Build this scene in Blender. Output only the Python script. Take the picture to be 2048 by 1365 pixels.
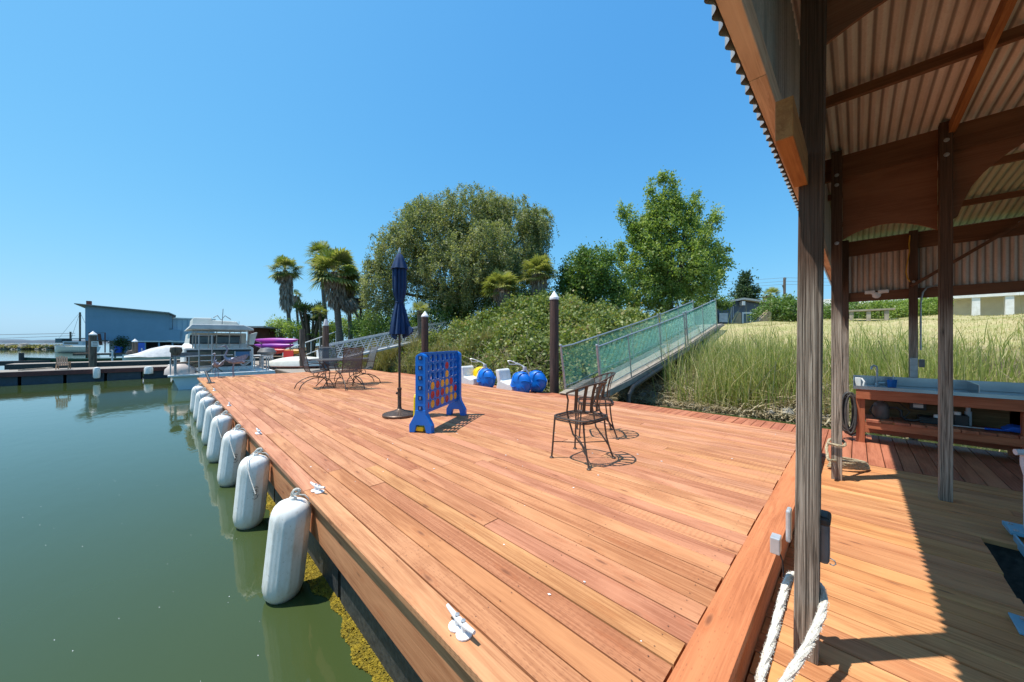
import bpy, math, random
import numpy as np
from mathutils import Vector, Matrix
random.seed(7); RNG=np.random.default_rng(7)
R=math.radians; S2=math.sqrt(2); PI=math.pi
for o in list(bpy.data.objects): bpy.data.objects.remove(o)
SC=bpy.context.scene; COL=SC.collection

# ---------------------------------------------------------------- camera
CAMZ=1.2; FPX=688.0
cam=bpy.data.objects.new('camera',bpy.data.cameras.new('camera')); COL.objects.link(cam)
cam.data.sensor_width=36; cam.data.lens=36*FPX/2048
cam.location=(0,0,CAMZ); cam.rotation_euler=(R(90),0,R(45)); cam.data.shift_y=2.5/2048
cam.data.clip_start=.05; cam.data.clip_end=9000
SC.camera=cam
# ---------------------------------------------------------------- sky and sun
SUN_EL=R(68.6); SUN_AZ=math.atan2(-.64,-.77)          # azimuth from +Y towards +X
w=bpy.data.worlds.new('World'); SC.world=w; w.use_nodes=True
nt=w.node_tree; bg=nt.nodes['Background']; sky=nt.nodes.new('ShaderNodeTexSky')
sky.sky_type='NISHITA'; sky.sun_disc=False; sky.sun_elevation=SUN_EL; sky.sun_rotation=SUN_AZ
sky.air_density=1.0; sky.dust_density=0.7; sky.ozone_density=1.3; sky.altitude=0
# clear coastal air: compress the bright horizon, keep the deep cyan blue (per channel a*x/(1+b*x))
sp_=nt.nodes.new('ShaderNodeSeparateColor'); cb_=nt.nodes.new('ShaderNodeCombineColor'); nt.links.new(sky.outputs[0],sp_.inputs[0])
for i_,(a_,b_) in enumerate(((.42,.20*.15),(1.42,1.7*.15),(3.3,3.7*.15))):
    m1=nt.nodes.new('ShaderNodeMath'); m1.operation='MULTIPLY'; m1.inputs[1].default_value=a_; nt.links.new(sp_.outputs[i_],m1.inputs[0])
    m2=nt.nodes.new('ShaderNodeMath'); m2.operation='MULTIPLY_ADD'; m2.inputs[1].default_value=b_; m2.inputs[2].default_value=1; nt.links.new(sp_.outputs[i_],m2.inputs[0])
    m3=nt.nodes.new('ShaderNodeMath'); m3.operation='DIVIDE'; nt.links.new(m1.outputs[0],m3.inputs[0]); nt.links.new(m2.outputs[0],m3.inputs[1]); nt.links.new(m3.outputs[0],cb_.inputs[i_])
nt.links.new(cb_.outputs[0],bg.inputs[0]); bg.inputs[1].default_value=.15
sl=bpy.data.lights.new('sun','SUN'); sl.energy=4.2; sl.angle=R(.5); sl.color=(1,.955,.88)
sun=bpy.data.objects.new('sun',sl); COL.objects.link(sun)
sd=Vector((.64*math.cos(SUN_EL),.77*math.cos(SUN_EL),-math.sin(SUN_EL)))
sun.rotation_euler=sd.to_track_quat('-Z','Y').to_euler(); sun.location=(-20,-24,60)
SC.view_settings.view_transform='Standard'; SC.view_settings.look='None'
SC.view_settings.exposure=.55; SC.view_settings.gamma=1
SC.cycles.max_bounces=9; SC.cycles.diffuse_bounces=8; SC.cycles.transparent_max_bounces=12

# ---------------------------------------------------------------- placing: photo measurements to world metres
def P(x,y,F):
    r=(x-1024)/FPX*F
    return Vector(((r-F)/S2,(r+F)/S2,CAMZ-(y-685)*F/FPX))
def G(x,y,z=0):
    F=FPX*(CAMZ-z)/(y-685); r=(x-1024)/FPX*F
    return Vector(((r-F)/S2,(r+F)/S2,z))

# ---------------------------------------------------------------- objects
def tag(o,label=None,cat=None,group=None,kind=None):
    if label: o['label']=label
    if cat: o['category']=cat
    if group: o['group']=group
    if kind: o['kind']=kind
    return o
def thing(name,label,cat,loc=(0,0,0),rz=0,group=None):
    o=bpy.data.objects.new(name,None); COL.objects.link(o); o.empty_display_size=.1
    o.location=loc; o.rotation_euler=(0,0,rz); return tag(o,label,cat,group)
def children(o): return [c for c in bpy.data.objects if c.parent==o]
def dup(o,parent=None,loc=None,rz=None,label=None):
    c=o.copy(); COL.objects.link(c); c.parent=parent
    if parent is None:
        if loc is not None: c.location=loc
        if rz is not None: c.rotation_euler=(0,0,rz)
        if label: c['label']=label
    for ch in children(o): dup(ch,c)
    return c
class MB:
    def __init__(s): s.v=[];s.f=[];s.r=[];s.cur=0.0
    def add(s,vs,fs,rnd=None):
        b=len(s.v); s.v+= [tuple(v) for v in vs]
        for f in fs: s.f.append([b+i for i in f]); s.r.append(s.cur if rnd is None else rnd)
    def box(s,c,d,rz=0,M=None,rnd=None):
        x,y,z=[k/2 for k in d]
        vs=[Vector((a*x,b*y,e*z)) for a in(-1,1) for b in(-1,1) for e in(-1,1)]
        rot=M if M is not None else Matrix.Rotation(rz,3,'Z')
        vs=[rot@v+Vector(c) for v in vs]
        s.add(vs,[(0,1,3,2),(4,6,7,5),(0,4,5,1),(2,3,7,6),(0,2,6,4),(1,5,7,3)],rnd)
    def b2(s,x0,x1,y0,y1,z0,z1,rnd=None):
        s.box(((x0+x1)/2,(y0+y1)/2,(z0+z1)/2),(abs(x1-x0),abs(y1-y0),abs(z1-z0)),rnd=rnd)
    def beam(s,a,b,w,h,rnd=None,up=(0,0,1)):
        a=Vector(a);b=Vector(b);d=(b-a);L=d.length;d.normalize();u=Vector(up)
        sx=d.cross(u)
        if sx.length<1e-4: sx=d.cross(Vector((0,1,0)))
        sx.normalize(); uz=sx.cross(d)
        M=Matrix((d,sx,uz)).transposed()
        s.box((a+b)/2,(L,w,h),M=M,rnd=rnd)
    def tube(s,pts,r,n=8,rnd=None,closed=False,cap=True):
        pts=[Vector(p) for p in pts]; m=len(pts)
        rs=r if isinstance(r,(list,tuple)) else [r]*m
        vs=[];prev=None
        for i,p in enumerate(pts):
            if closed: t=pts[(i+1)%m]-pts[i-1]
            else: t=(pts[min(i+1,m-1)]-pts[max(i-1,0)])
            if t.length<1e-9: t=Vector((0,0,1))
            t.normalize()
            if prev is None:
                a=Vector((0,0,1)) if abs(t.z)<.9 else Vector((1,0,0)); u=t.cross(a).normalized()
            else:
                u=prev-t*prev.dot(t)
                if u.length<1e-6: u=t.orthogonal()
                u.normalize()
            prev=u; v=t.cross(u)
            for k in range(n):
                an=2*PI*k/n; vs.append(p+(u*math.cos(an)+v*math.sin(an))*rs[i])
        fs=[]
        for i in range(m if closed else m-1):
            j=(i+1)%m
            for k in range(n):
                l=(k+1)%n; fs.append((i*n+k,i*n+l,j*n+l,j*n+k))
        if cap and not closed:
            fs.append(tuple(range(n))[::-1]); fs.append(tuple((m-1)*n+k for k in range(n)))
        s.add(vs,fs,rnd)
    def lathe(s,prof,c=(0,0,0),n=24,rnd=None,mod=None,M=None):
        vs=[];m=len(prof)
        for (r,z) in prof:
            for k in range(n):
                a=2*PI*k/n; q=r*(mod(a,z) if mod else 1)
                v=Vector((q*math.cos(a),q*math.sin(a),z))
                if M is not None: v=M@v
                vs.append(v+Vector(c))
        fs=[(i*n+k,i*n+(k+1)%n,(i+1)*n+(k+1)%n,(i+1)*n+k) for i in range(m-1) for k in range(n)]
        if prof[0][0]>1e-5: fs.append(tuple(range(n))[::-1])
        if prof[-1][0]>1e-5: fs.append(tuple((m-1)*n+k for k in range(n)))
        s.add(vs,fs,rnd)
    def prism(s,poly,a,d,rnd=None):   # poly: list of 3d points, extruded by vector d
        n=len(poly); d=Vector(d); vs=[Vector(p)+Vector(a) for p in poly]; vs+= [v+d for v in vs]
        fs=[tuple(range(n))[::-1],tuple(range(n,2*n))]+[(i,(i+1)%n,n+(i+1)%n,n+i) for i in range(n)]
        s.add(vs,fs,rnd)
    def build(s,name,mat,parent=None,smooth=False,world=True,bevel=0):
        me=bpy.data.meshes.new(name)
        vs=s.v
        if parent is not None and world:
            L=Vector(parent.location); p=parent.parent
            while p is not None: L=L+Vector(p.location); p=p.parent
            vs=[(v[0]-L.x,v[1]-L.y,v[2]-L.z) for v in vs]
        me.from_pydata(vs,[],s.f); me.update()
        at=me.attributes.new('rnd','FLOAT','FACE'); at.data.foreach_set('value',s.r)
        me.materials.append(mat)
        if smooth: me.polygons.foreach_set('use_smooth',[True]*len(me.polygons))
        o=bpy.data.objects.new(name,me); COL.objects.link(o)
        if parent is not None: o.parent=parent
        if bevel:
            m=o.modifiers.new('b','BEVEL'); m.width=bevel; m.segments=2; m.limit_method='ANGLE'
        if smooth:
            try: me.set_sharp_from_angle(angle=R(40))
            except Exception: pass
        return o
def npmesh(name,V,mat,parent=None,rnd=None,k=4,loc=None):
    """V: (N,k,3) polygons"""
    N=len(V); me=bpy.data.meshes.new(name); vv=V.reshape(-1,3).copy()
    if parent is not None:
        L=Vector(parent.location); vv-=np.array(L)
    me.vertices.add(N*k); me.vertices.foreach_set('co',vv.ravel().astype(np.float32))
    me.loops.add(N*k); me.loops.foreach_set('vertex_index',np.arange(N*k,dtype=np.int32))
    me.polygons.add(N); me.polygons.foreach_set('loop_start',np.arange(0,N*k,k,dtype=np.int32))
    me.polygons.foreach_set('loop_total',np.full(N,k,dtype=np.int32))
    me.update(calc_edges=True)
    at=me.attributes.new('rnd','FLOAT','FACE')
    at.data.foreach_set('value',(RNG.random(N) if rnd is None else rnd).astype(np.float32))
    me.materials.append(mat)
    o=bpy.data.objects.new(name,me); COL.objects.link(o)
    if parent is not None: o.parent=parent
    return o

# ---------------------------------------------------------------- materials
class N:
    def __init__(s,name):
        s.m=bpy.data.materials.new(name); s.m.use_nodes=True; s.t=s.m.node_tree
        s.b=s.t.nodes['Principled BSDF']; s.out=s.t.nodes['Material Output']
    def n(s,t,**k):
        x=s.t.nodes.new('ShaderNode'+t)
        for a,v in k.items():
            if hasattr(x,a): setattr(x,a,v)
            else: x.inputs[a.replace('_',' ')].default_value=v
        return x
    def l(s,a,b): s.t.links.new(a,b)
    def coord(s): return s.n('TexCoord').outputs['Object']
    def mapping(s,v,scale): 
        m=s.n('Mapping'); s.l(v,m.inputs[0]); m.inputs['Scale'].default_value=scale; return m.outputs[0]
    def noise(s,v,scale=5,detail=5,rough=.6,dist=0):
        x=s.n('TexNoise'); s.l(v,x.inputs['Vector']); x.inputs['Scale'].default_value=scale
        x.inputs['Detail'].default_value=detail; x.inputs['Roughness'].default_value=rough; x.inputs['Distortion'].default_value=dist
        return x.outputs['Fac']
    def ramp(s,f,stops):
        x=s.n('ValToRGB'); s.l(f,x.inputs[0]); e=x.color_ramp.elements
        while len(e)<len(stops): e.new(.5)
        for i,(p,c) in enumerate(stops):
            e[i].position=p; e[i].color=(c if len(c)==4 else (*c,1)) if not isinstance(c,(int,float)) else (c,c,c,1)
        return x.outputs[0]
    def mix(s,f,a,b,mode='MIX'):
        x=s.n('Mix',data_type='RGBA',blend_type=mode)
        for v,i in((f,0),(a,6),(b,7)):
            if isinstance(v,(int,float)): x.inputs[i].default_value=v
            elif isinstance(v,tuple): x.inputs[i].default_value=(*v,1)
            else: s.l(v,x.inputs[i])
        return x.outputs[2]
    def math(s,op,a,b=0):
        x=s.n('Math',operation=op)
        for v,i in((a,0),(b,1)):
            if isinstance(v,(int,float)): x.inputs[i].default_value=v
            else: s.l(v,x.inputs[i])
        return x.outputs[0]
    def bump(s,h,strength=.3,dist=.01):
        x=s.n('Bump'); s.l(h,x.inputs['Height']); x.inputs['Strength'].default_value=strength; x.inputs['Distance'].default_value=dist
        s.l(x.outputs[0],s.b.inputs['Normal'])
    def rnd(s): return s.n('Attribute',attribute_name='rnd').outputs['Fac']
def mat(name,c1,c2=None,scale=6,rough=.6,metal=0,bump=.15,stretch=(1,1,1),detail=5,bd=.004,spec=.5,lo=.35,hi=.65):
    m=N(name); b=m.b; b.inputs['Roughness'].default_value=rough; b.inputs['Metallic'].default_value=metal
    b.inputs['Specular IOR Level'].default_value=spec
    if c2 is None: c2=tuple(k*.8 for k in c1)
    v=m.mapping(m.coord(),stretch); f=m.noise(v,scale,detail)
    m.l(m.ramp(f,[(lo,c2),(hi,c1)]),b.inputs['Base Color'])
    if bump: m.bump(f,bump,bd)
    return m.m
def wood(name,along,cols,knots=True,dots=False,bump=.35,rough=.7,grain=.75,weather=None):
    """boards: grain runs along axis 'X','Y' or 'Z'; each board has its own tone through rnd"""
    m=N(name); b=m.b; b.inputs['Roughness'].default_value=rough; b.inputs['Specular IOR Level'].default_value=.25
    rnd=m.rnd(); c=m.coord()
    off=m.n('CombineXYZ'); q=m.math('MULTIPLY',rnd,37.7)
    for i in range(3): m.l(q,off.inputs[i])
    va=m.n('VectorMath',operation='ADD'); m.l(c,va.inputs[0]); m.l(off.outputs[0],va.inputs[1]); v=va.outputs[0]
    def st(a,x): return tuple(a if k==along else x for k in 'XYZ')
    g=m.noise(m.mapping(v,st(.9,34)),1,8,.72,1.6)
    g2=m.noise(m.mapping(v,st(2.5,150)),1,5,.7,.5)
    bl=m.noise(m.mapping(v,st(.8,5)),1,4,.6,.8)
    n=len(cols); base=m.ramp(rnd,[(i/(n-1),cols[i]) for i in range(n)])
    col=m.mix(m.math('MULTIPLY',m.ramp(g,[(.46,0.0),(.54,1.0)]),grain*.68),base,m.mix(1,base,(.56,.42,.34),'MULTIPLY'))
    col=m.mix(m.math('MULTIPLY',m.ramp(g2,[(.40,1.0),(.56,0.0)]),.5),col,m.mix(1,base,(.58,.46,.38),'MULTIPLY'))
    col=m.mix(m.math('MULTIPLY',m.ramp(bl,[(.44,0.0),(.62,1.0)]),.7),col,m.mix(1,base,(1.24,1.30,1.30),'MULTIPLY'))
    w2=m.noise(m.mapping(c,(.45,.45,.45)),1,4,.6); col=m.mix(m.math('MULTIPLY',m.ramp(w2,[(.48,0.0),(.66,1.0)]),.35),col,m.mix(1,col,(1.16,1.22,1.26),'MULTIPLY'))
    w3=m.noise(m.mapping(c,(.8,.8,.8)),2.3,5,.7,.5); col=m.mix(m.math('MULTIPLY',m.ramp(w3,[(.60,0.0),(.72,1.0)]),.4),col,m.mix(1,col,(.74,.68,.64),'MULTIPLY'))
    h=g
    if knots:
        vo=m.n('TexVoronoi'); m.l(m.mapping(v,st(2.4,9.5)),vo.inputs['Vector']); vo.inputs['Scale'].default_value=1
        k=m.ramp(vo.outputs['Distance'],[(.05,1.0),(.13,0.0)])
        kr=m.ramp(vo.outputs['Distance'],[(.10,0.0),(.16,1.0),(.28,0.0)])
        sel=m.math('GREATER_THAN',m.n('SeparateColor').outputs[0] if False else vo.outputs['Distance'],-1)
        col=m.mix(m.math('MULTIPLY',kr,.28),col,m.mix(1,base,(.75,.5,.36),'MULTIPLY'))
        col=m.mix(m.math('MULTIPLY',k,.75),col,(.17,.06,.03))
    if dots:
        vd=m.n('TexVoronoi'); m.l(m.mapping(v,st(30,95)),vd.inputs['Vector']); vd.inputs['Scale'].default_value=1; vd.inputs['Randomness'].default_value=.35
        dd=m.ramp(vd.outputs['Distance'],[(.20,1.0),(.34,0.0)])
        pat=m.ramp(m.noise(m.mapping(v,st(.5,1.2)),1,1,.5),[(.30,0.0),(.42,1.0)])
        col=m.mix(m.math('MULTIPLY',m.math('MULTIPLY',dd,pat),.38),col,(.2,.07,.035))
    if weather:
        wn=m.noise(m.mapping(v,st(1.0,14)),1,6,.7,1.5)
        col=m.mix(m.ramp(wn,[(.42,0.0),(.6,1.0)]),col,weather)
    m.l(col,b.inputs['Base Color']); m.bump(h,bump,.004)
    return m.m
REDW=[(0.452, 0.187, 0.098), (0.5, 0.225, 0.108), (0.531, 0.258, 0.124), (0.461, 0.196, 0.112), (0.505, 0.245, 0.104), (0.439, 0.179, 0.094), (0.531, 0.258, 0.148), (0.479, 0.208, 0.094), (0.509, 0.228, 0.13), (0.452, 0.196, 0.084)]
M_DECKX=wood('redwood_planks_x','X',REDW,dots=True)
M_LOWX=wood('redwood_planks_low_x','X',[(.52,.225,.09),(.58,.275,.105),(.54,.245,.10),(.60,.30,.125),(.50,.22,.10),(.56,.275,.12)])
M_LOWY=wood('redwood_planks_low_y','Y',[(.40,.135,.07),(.44,.16,.08),(.38,.13,.075),(.46,.18,.09)],knots=False)
M_RIMY=wood('rim_wood_y','Y',[(.53,.19,.08),(.49,.175,.075)],dots=True,grain=.5)
M_FASX=wood('fascia_wood_x','X',[(.52,.22,.10),(.56,.25,.12)])
M_REDX=wood('stain_wood_x','X',[(.42,.135,.065),(.46,.155,.07),(.40,.125,.065)],knots=False)
M_REDZ=wood('stain_wood_z','Z',[(.46,.15,.07),(.44,.14,.07)],knots=False)
DK=[(.17,.082,.045),(.22,.098,.048),(.19,.088,.045)]
M_DKX=wood('dark_timber_x','X',DK,knots=False,grain=.6); M_DKY=wood('dark_timber_y','Y',DK,knots=False); M_DKZ=wood('dark_timber_z','Z',DK,knots=False)
M_RAFT=wood('rafter_wood','Y',[(.38,.16,.05),(.42,.18,.06)],knots=False)
M_RAIL=wood('rail_wood','Y',[(.62,.44,.33),(.66,.48,.36)],knots=False,grain=.9)
M_PLY=wood('brown_plywood','X',[(.25,.11,.058),(.28,.12,.062)],knots=False,grain=.35)
def postmat():
    m=N('weathered_post'); b=m.b; b.inputs['Roughness'].default_value=.8; b.inputs['Specular IOR Level'].default_value=.2
    c=m.coord(); g=m.noise(m.mapping(c,(210,210,2.2)),1,7,.65,.8); g2=m.noise(m.mapping(c,(45,45,.6)),1,3,.6)
    gz=m.ramp(g,[(.40,(.09,.068,.05)),(.49,(.33,.265,.205)),(.62,(.50,.43,.35))])
    gz=m.mix(m.math('MULTIPLY',m.ramp(g2,[(.38,1.0),(.44,0.0)]),.6),gz,(.07,.053,.04))
    ck=m.ramp(m.noise(m.mapping(c,(60,60,.5)),1,2,.5,.3),[(.485,0.0),(.495,1.0),(.505,1.0),(.515,0.0)])
    gz=m.mix(m.math('MULTIPLY',ck,.7),gz,(.04,.03,.022))
    dk=m.ramp(g,[(.4,(.07,.04,.026)),(.65,(.16,.092,.06))])
    sp=m.n('SeparateXYZ'); m.l(c,sp.inputs[0])
    # shelter shade painted in: dark brown above the shadow line, sunlit grey below
    hz=m.math('ADD',sp.outputs[2],m.math('MULTIPLY',m.noise(m.mapping(c,(6,6,1)),1,3),.35))
    f=m.ramp(m.math('MULTIPLY',hz,.4),[(.70,0.0),(.80,1.0)])
    m.l(m.mix(f,gz,dk),b.inputs['Base Color']); m.bump(g,.8,.006); return m.m
M_POST=postmat()
def corr(name,c1,c2,c3,rough=.55,metal=0.0,axis='Z',prof=None,off=0.0,line=.0):
    m=N(name); b=m.b; b.inputs['Roughness'].default_value=rough; b.inputs['Metallic'].default_value=metal
    st={'X':(.6,7,7),'Y':(7,.6,7),'Z':(7,7,.6)}[axis]
    c=m.coord(); g=m.noise(m.mapping(c,st),1.3,6,.65); f=m.noise(c,55,4,.7)
    col=m.ramp(g,[(.30,c1),(.5,c2),(.72,c3)])
    col=m.mix(m.math('MULTIPLY',m.ramp(f,[(.45,0.0),(.65,1.0)]),.35),col,c1)
    if prof:   # rib shading painted as dark stripes in the deep of each corrugation
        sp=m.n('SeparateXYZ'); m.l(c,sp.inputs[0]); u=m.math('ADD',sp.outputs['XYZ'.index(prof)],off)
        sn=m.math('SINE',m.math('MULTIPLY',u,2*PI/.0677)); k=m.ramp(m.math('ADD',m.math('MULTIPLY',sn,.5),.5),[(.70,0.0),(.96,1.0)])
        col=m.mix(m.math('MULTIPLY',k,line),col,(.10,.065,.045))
    m.l(col,b.inputs['Base Color']); m.bump(f,.2,.002); return m.m
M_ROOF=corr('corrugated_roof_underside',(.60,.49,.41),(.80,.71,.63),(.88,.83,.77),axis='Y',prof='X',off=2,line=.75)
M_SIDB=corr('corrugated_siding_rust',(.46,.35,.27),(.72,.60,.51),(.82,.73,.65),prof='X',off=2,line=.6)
M_SIDL=corr('corrugated_siding_zinc',(.24,.24,.24),(.42,.41,.40),(.52,.51,.49),rough=.4,metal=.0)
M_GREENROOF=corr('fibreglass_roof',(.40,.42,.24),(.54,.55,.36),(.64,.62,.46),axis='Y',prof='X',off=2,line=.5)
M_IRON=mat('wrought_iron',(.05,.042,.038),(.10,.065,.045),scale=40,rough=.5,metal=.3)
M_BRONZE=mat('bronze_cast',(.13,.085,.06),(.06,.04,.03),scale=25,rough=.45,metal=.5)
M_POLE=mat('umbrella_pole',(.09,.055,.04),(.07,.045,.035),scale=8,rough=.35,metal=.5,bump=0)
M_NAVY=mat('navy_canvas',(.004,.036,.115),(.003,.027,.085),scale=12,rough=.85,bump=.1)
M_BLUEP=mat('blue_plastic',(.0,.15,.60),(.0,.13,.52),scale=3,rough=.4,bump=.03)
M_YEL=mat('yellow_plastic',(.85,.62,.0),(.78,.52,.0),scale=3,rough=.4,bump=.03)
M_DISCY=mat('yellow_disc',(.90,.44,.02),(.84,.40,.02),scale=3,rough=.4,bump=.03)
M_DISCR=mat('red_disc',(.50,.005,.02),(.43,.005,.02),scale=3,rough=.4,bump=.03)
M_WPL=mat('white_plastic',(.78,.77,.74),(.62,.60,.54),scale=7,rough=.45,bump=.08,lo=.25,hi=.5)
def fendermat():
    m=N('fender_vinyl'); b=m.b; b.inputs['Roughness'].default_value=.5
    c=m.coord(); f=m.noise(m.mapping(c,(6,6,3)),1.5,6,.7); f2=m.noise(c,45,4,.6)
    sp=m.n('SeparateXYZ'); m.l(c,sp.inputs[0])
    col=m.ramp(f,[(.3,(.66,.63,.55)),(.5,(.86,.84,.79)),(.7,(.90,.88,.84))])
    lowz=m.ramp(m.math('ADD',m.math('MULTIPLY',sp.outputs[2],1.0),m.math('ADD',m.math('MULTIPLY',f,.22),.70)),[(.12,1.0),(.34,0.0)])
    col=m.mix(m.math('MULTIPLY',lowz,.55),col,(.42,.33,.16))
    col=m.mix(m.math('MULTIPLY',m.ramp(f2,[(.62,0.0),(.72,1.0)]),.5),col,(.35,.30,.2))
    m.l(col,b.inputs['Base Color']); m.bump(f2,.05,.002); return m.m
M_FEND=fendermat()
M_INK=mat('black_ink',(.02,.02,.02),scale=5,rough=.7,bump=0)
M_ROPE=mat('white_rope',(.80,.77,.70),(.58,.54,.46),scale=90,rough=.9,bump=.8,bd=.006)
M_ROPEB=mat('tan_rope',(.50,.42,.28),(.30,.23,.14),scale=70,rough=.9,bump=.8,bd=.006)
M_GALV=mat('galvanised_steel',(.50,.51,.52),(.36,.37,.38),scale=14,rough=.45,metal=.6)
M_ALU=mat('aluminium',(.62,.63,.64),(.5,.51,.52),scale=10,rough=.4,metal=.4)
M_STEEL=mat('stainless_steel',(.36,.40,.43),(.28,.32,.35),scale=3,rough=.25,metal=.9,bump=.03)
M_WHITE=mat('white_paint',(.80,.80,.78),(.68,.67,.63),scale=5,rough=.45,bump=.05)
M_CREAM=mat('cream_gelcoat',(.72,.70,.62),(.62,.60,.52),scale=3,rough=.4,bump=.03)
M_HULL=mat('hull_paint',(.62,.70,.70),(.50,.60,.60),scale=2,rough=.4,bump=.03)
M_GLASS=mat('dark_window',(.03,.05,.055),(.06,.085,.08),scale=1.2,rough=.08,bump=0,spec=.8)
M_BLACK=mat('black_plastic',(.018,.018,.02),(.03,.03,.03),scale=12,rough=.5)
M_FLOAT=mat('black_float',(.02,.022,.024),(.06,.06,.055),scale=28,rough=.6,bump=.5,bd=.01)
M_FLOATB=mat('blue_grey_float',(.03,.055,.08),(.02,.035,.05),scale=5,rough=.5)
def algaemat():
    m=N('algae_mat'); b=m.b; b.inputs['Roughness'].default_value=.8
    c=m.coord(); f=m.noise(c,22,7,.75,.6)
    m.l(m.ramp(f,[(.3,(.06,.07,.006)),(.45,(.26,.19,.008)),(.62,(.42,.30,.012)),(.75,(.20,.27,.02))]),b.inputs['Base Color']); m.bump(f,1,.03); return m.m
M_ALGAE=algaemat()
M_PILE=mat('creosote_pile',(.11,.06,.045),(.045,.026,.02),scale=1.5,rough=.8,stretch=(9,9,1),bump=.5,bd=.01)
M_PILEG=mat('grey_pile',(.20,.15,.11),(.07,.05,.038),scale=1.5,rough=.85,stretch=(9,9,1),bump=.5,bd=.01)
M_CAP=mat('white_cap',(.85,.85,.85),(.72,.72,.72),scale=6,rough=.4,bump=0)
M_OLDW=mat('grey_old_boards',(.40,.34,.26),(.25,.21,.16),scale=1.2,rough=.85,stretch=(3,14,3),bump=.4)
M_OLDWX=mat('grey_dock_boards',(.34,.29,.24),(.22,.185,.15),scale=1.4,rough=.85,stretch=(12,2,3),bump=.4)
M_MAROON=mat('maroon_fascia',(.12,.035,.03),(.075,.025,.022),scale=2,rough=.7)
M_GREENW=mat('green_vinyl_wire',(.13,.50,.40),(.10,.40,.33),scale=6,rough=.5,bump=0)
M_BLUEB=mat('blue_siding',(.25,.385,.50),(.225,.35,.455),scale=.8,rough=.7,bump=.1)
M_BLUEB2=mat('pale_blue_siding',(.44,.56,.64),(.38,.49,.57),scale=.8,rough=.7,bump=.1)
M_ROOFG=mat('grey_roof_edge',(.34,.33,.31),(.22,.21,.2),scale=4,rough=.8)
M_HOUSE=mat('slate_blue_wall',(.09,.12,.16),(.07,.095,.13),scale=2,rough=.8)
M_BEIGE=mat('beige_stucco',(.66,.62,.50),(.58,.54,.43),scale=3,rough=.9)
M_CONC=mat('tan_concrete',(.42,.33,.22),(.30,.23,.15),scale=6,rough=.9,bump=.3)
M_MAG=mat('magenta_hull',(.45,.03,.28),(.22,.02,.30),scale=.9,rough=.35,bump=0)
M_PUR=mat('purple_hull',(.16,.03,.30),(.36,.04,.34),scale=.9,rough=.35,bump=0)
M_REDP=mat('red_plastic',(.60,.04,.02),(.5,.03,.02),scale=3,rough=.4,bump=0)
M_ORA=mat('amber_hull',(.65,.30,.02),(.55,.24,.02),scale=3,rough=.4,bump=0)
M_TEAK=mat('teak_wood',(.36,.22,.12),(.26,.15,.08),scale=8,rough=.7)
M_COVER=mat('boat_cover_canvas',(.60,.60,.58),(.45,.46,.46),scale=3,rough=.8,bump=.2,bd=.02)
M_BARN=mat('red_brown_boards',(.18,.06,.04),(.12,.045,.03),scale=2,rough=.8,stretch=(6,6,1))
M_MESHF=mat('sling_mesh',(.09,.09,.095),(.13,.12,.115),scale=50,rough=.6)
M_LIFT=mat('pale_blue_steel',(.20,.42,.56),(.15,.35,.48),scale=6,rough=.4,metal=.1)
M_PVC=mat('white_pvc',(.62,.64,.68),(.52,.54,.58),scale=5,rough=.35)
M_GREY=mat('grey_enclosure',(.20,.20,.205),(.14,.14,.145),scale=10,rough=.5,metal=.2)
M_RUBBER=mat('black_hose',(.035,.033,.032),(.075,.065,.055),scale=10,rough=.5)
M_BLUEF=mat('bright_blue_plastic',(.01,.13,.62),(.01,.10,.5),scale=5,rough=.35,bump=0)
M_CUPB=mat('blue_tumbler',(.01,.10,.33),(.02,.14,.40),scale=9,rough=.2,bump=0)
M_CORD=mat('yellow_cord',(.65,.36,.02),(.55,.3,.02),scale=5,rough=.5,bump=0)
def leafmat(name,cols,trans=.35,rough=.5):
    m=N(name); b=m.b; b.inputs['Roughness'].default_value=rough; b.inputs['Specular IOR Level'].default_value=.35
    c=m.ramp(m.rnd(),[(i/(len(cols)-1),cols[i]) for i in range(len(cols))])
    m.l(c,b.inputs['Base Color'])
    t=m.n('BsdfTranslucent'); m.l(m.mix(1,c,(1.2,1.25,.55),'MULTIPLY'),t.inputs[0])
    mx=m.n('MixShader'); mx.inputs[0].default_value=trans; m.l(b.outputs[0],mx.inputs[1]); m.l(t.outputs[0],mx.inputs[2]); m.l(mx.outputs[0],m.out.inputs[0])
    return m.m
L_WIL=leafmat('willow_leaves',[(.07,.10,.04),(.13,.165,.065),(.21,.24,.10),(.31,.33,.17),(.42,.40,.24)],.45)
L_POP=leafmat('poplar_leaves',[(.10,.16,.03),(.17,.25,.05),(.26,.35,.08),(.37,.45,.13),(.52,.56,.30)],.45)
L_BUSH=leafmat('broadleaf_leaves',[(.07,.13,.03),(.11,.19,.04),(.17,.26,.055),(.26,.34,.10)])
L_BRAM=leafmat('bramble_leaves',[(.10,.14,.03),(.16,.21,.05),(.24,.28,.08),(.34,.36,.13),(.36,.24,.12)])
L_PALM=leafmat('palm_fronds',[(.09,.13,.03),(.16,.20,.045),(.28,.30,.09),(.50,.44,.22)])
L_PALMY=leafmat('yellow_palm_fronds',[(.15,.19,.04),(.25,.28,.07),(.40,.38,.16)])
L_DEAD=leafmat('dead_fronds',[(.24,.20,.16),(.34,.30,.25),(.46,.41,.35)],trans=.1,rough=.8)
L_REED=leafmat('reed_blades',[(.16,.22,.04),(.26,.32,.07),(.40,.40,.13),(.56,.48,.24),(.64,.55,.34)])
L_DRY=leafmat('dry_grass',[(.16,.15,.05),(.24,.22,.08),(.34,.29,.13),(.42,.36,.2)])
L_DEB=leafmat('dry_stalks',[(.24,.18,.10),(.40,.32,.19),(.55,.46,.30)],trans=.1)
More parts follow.
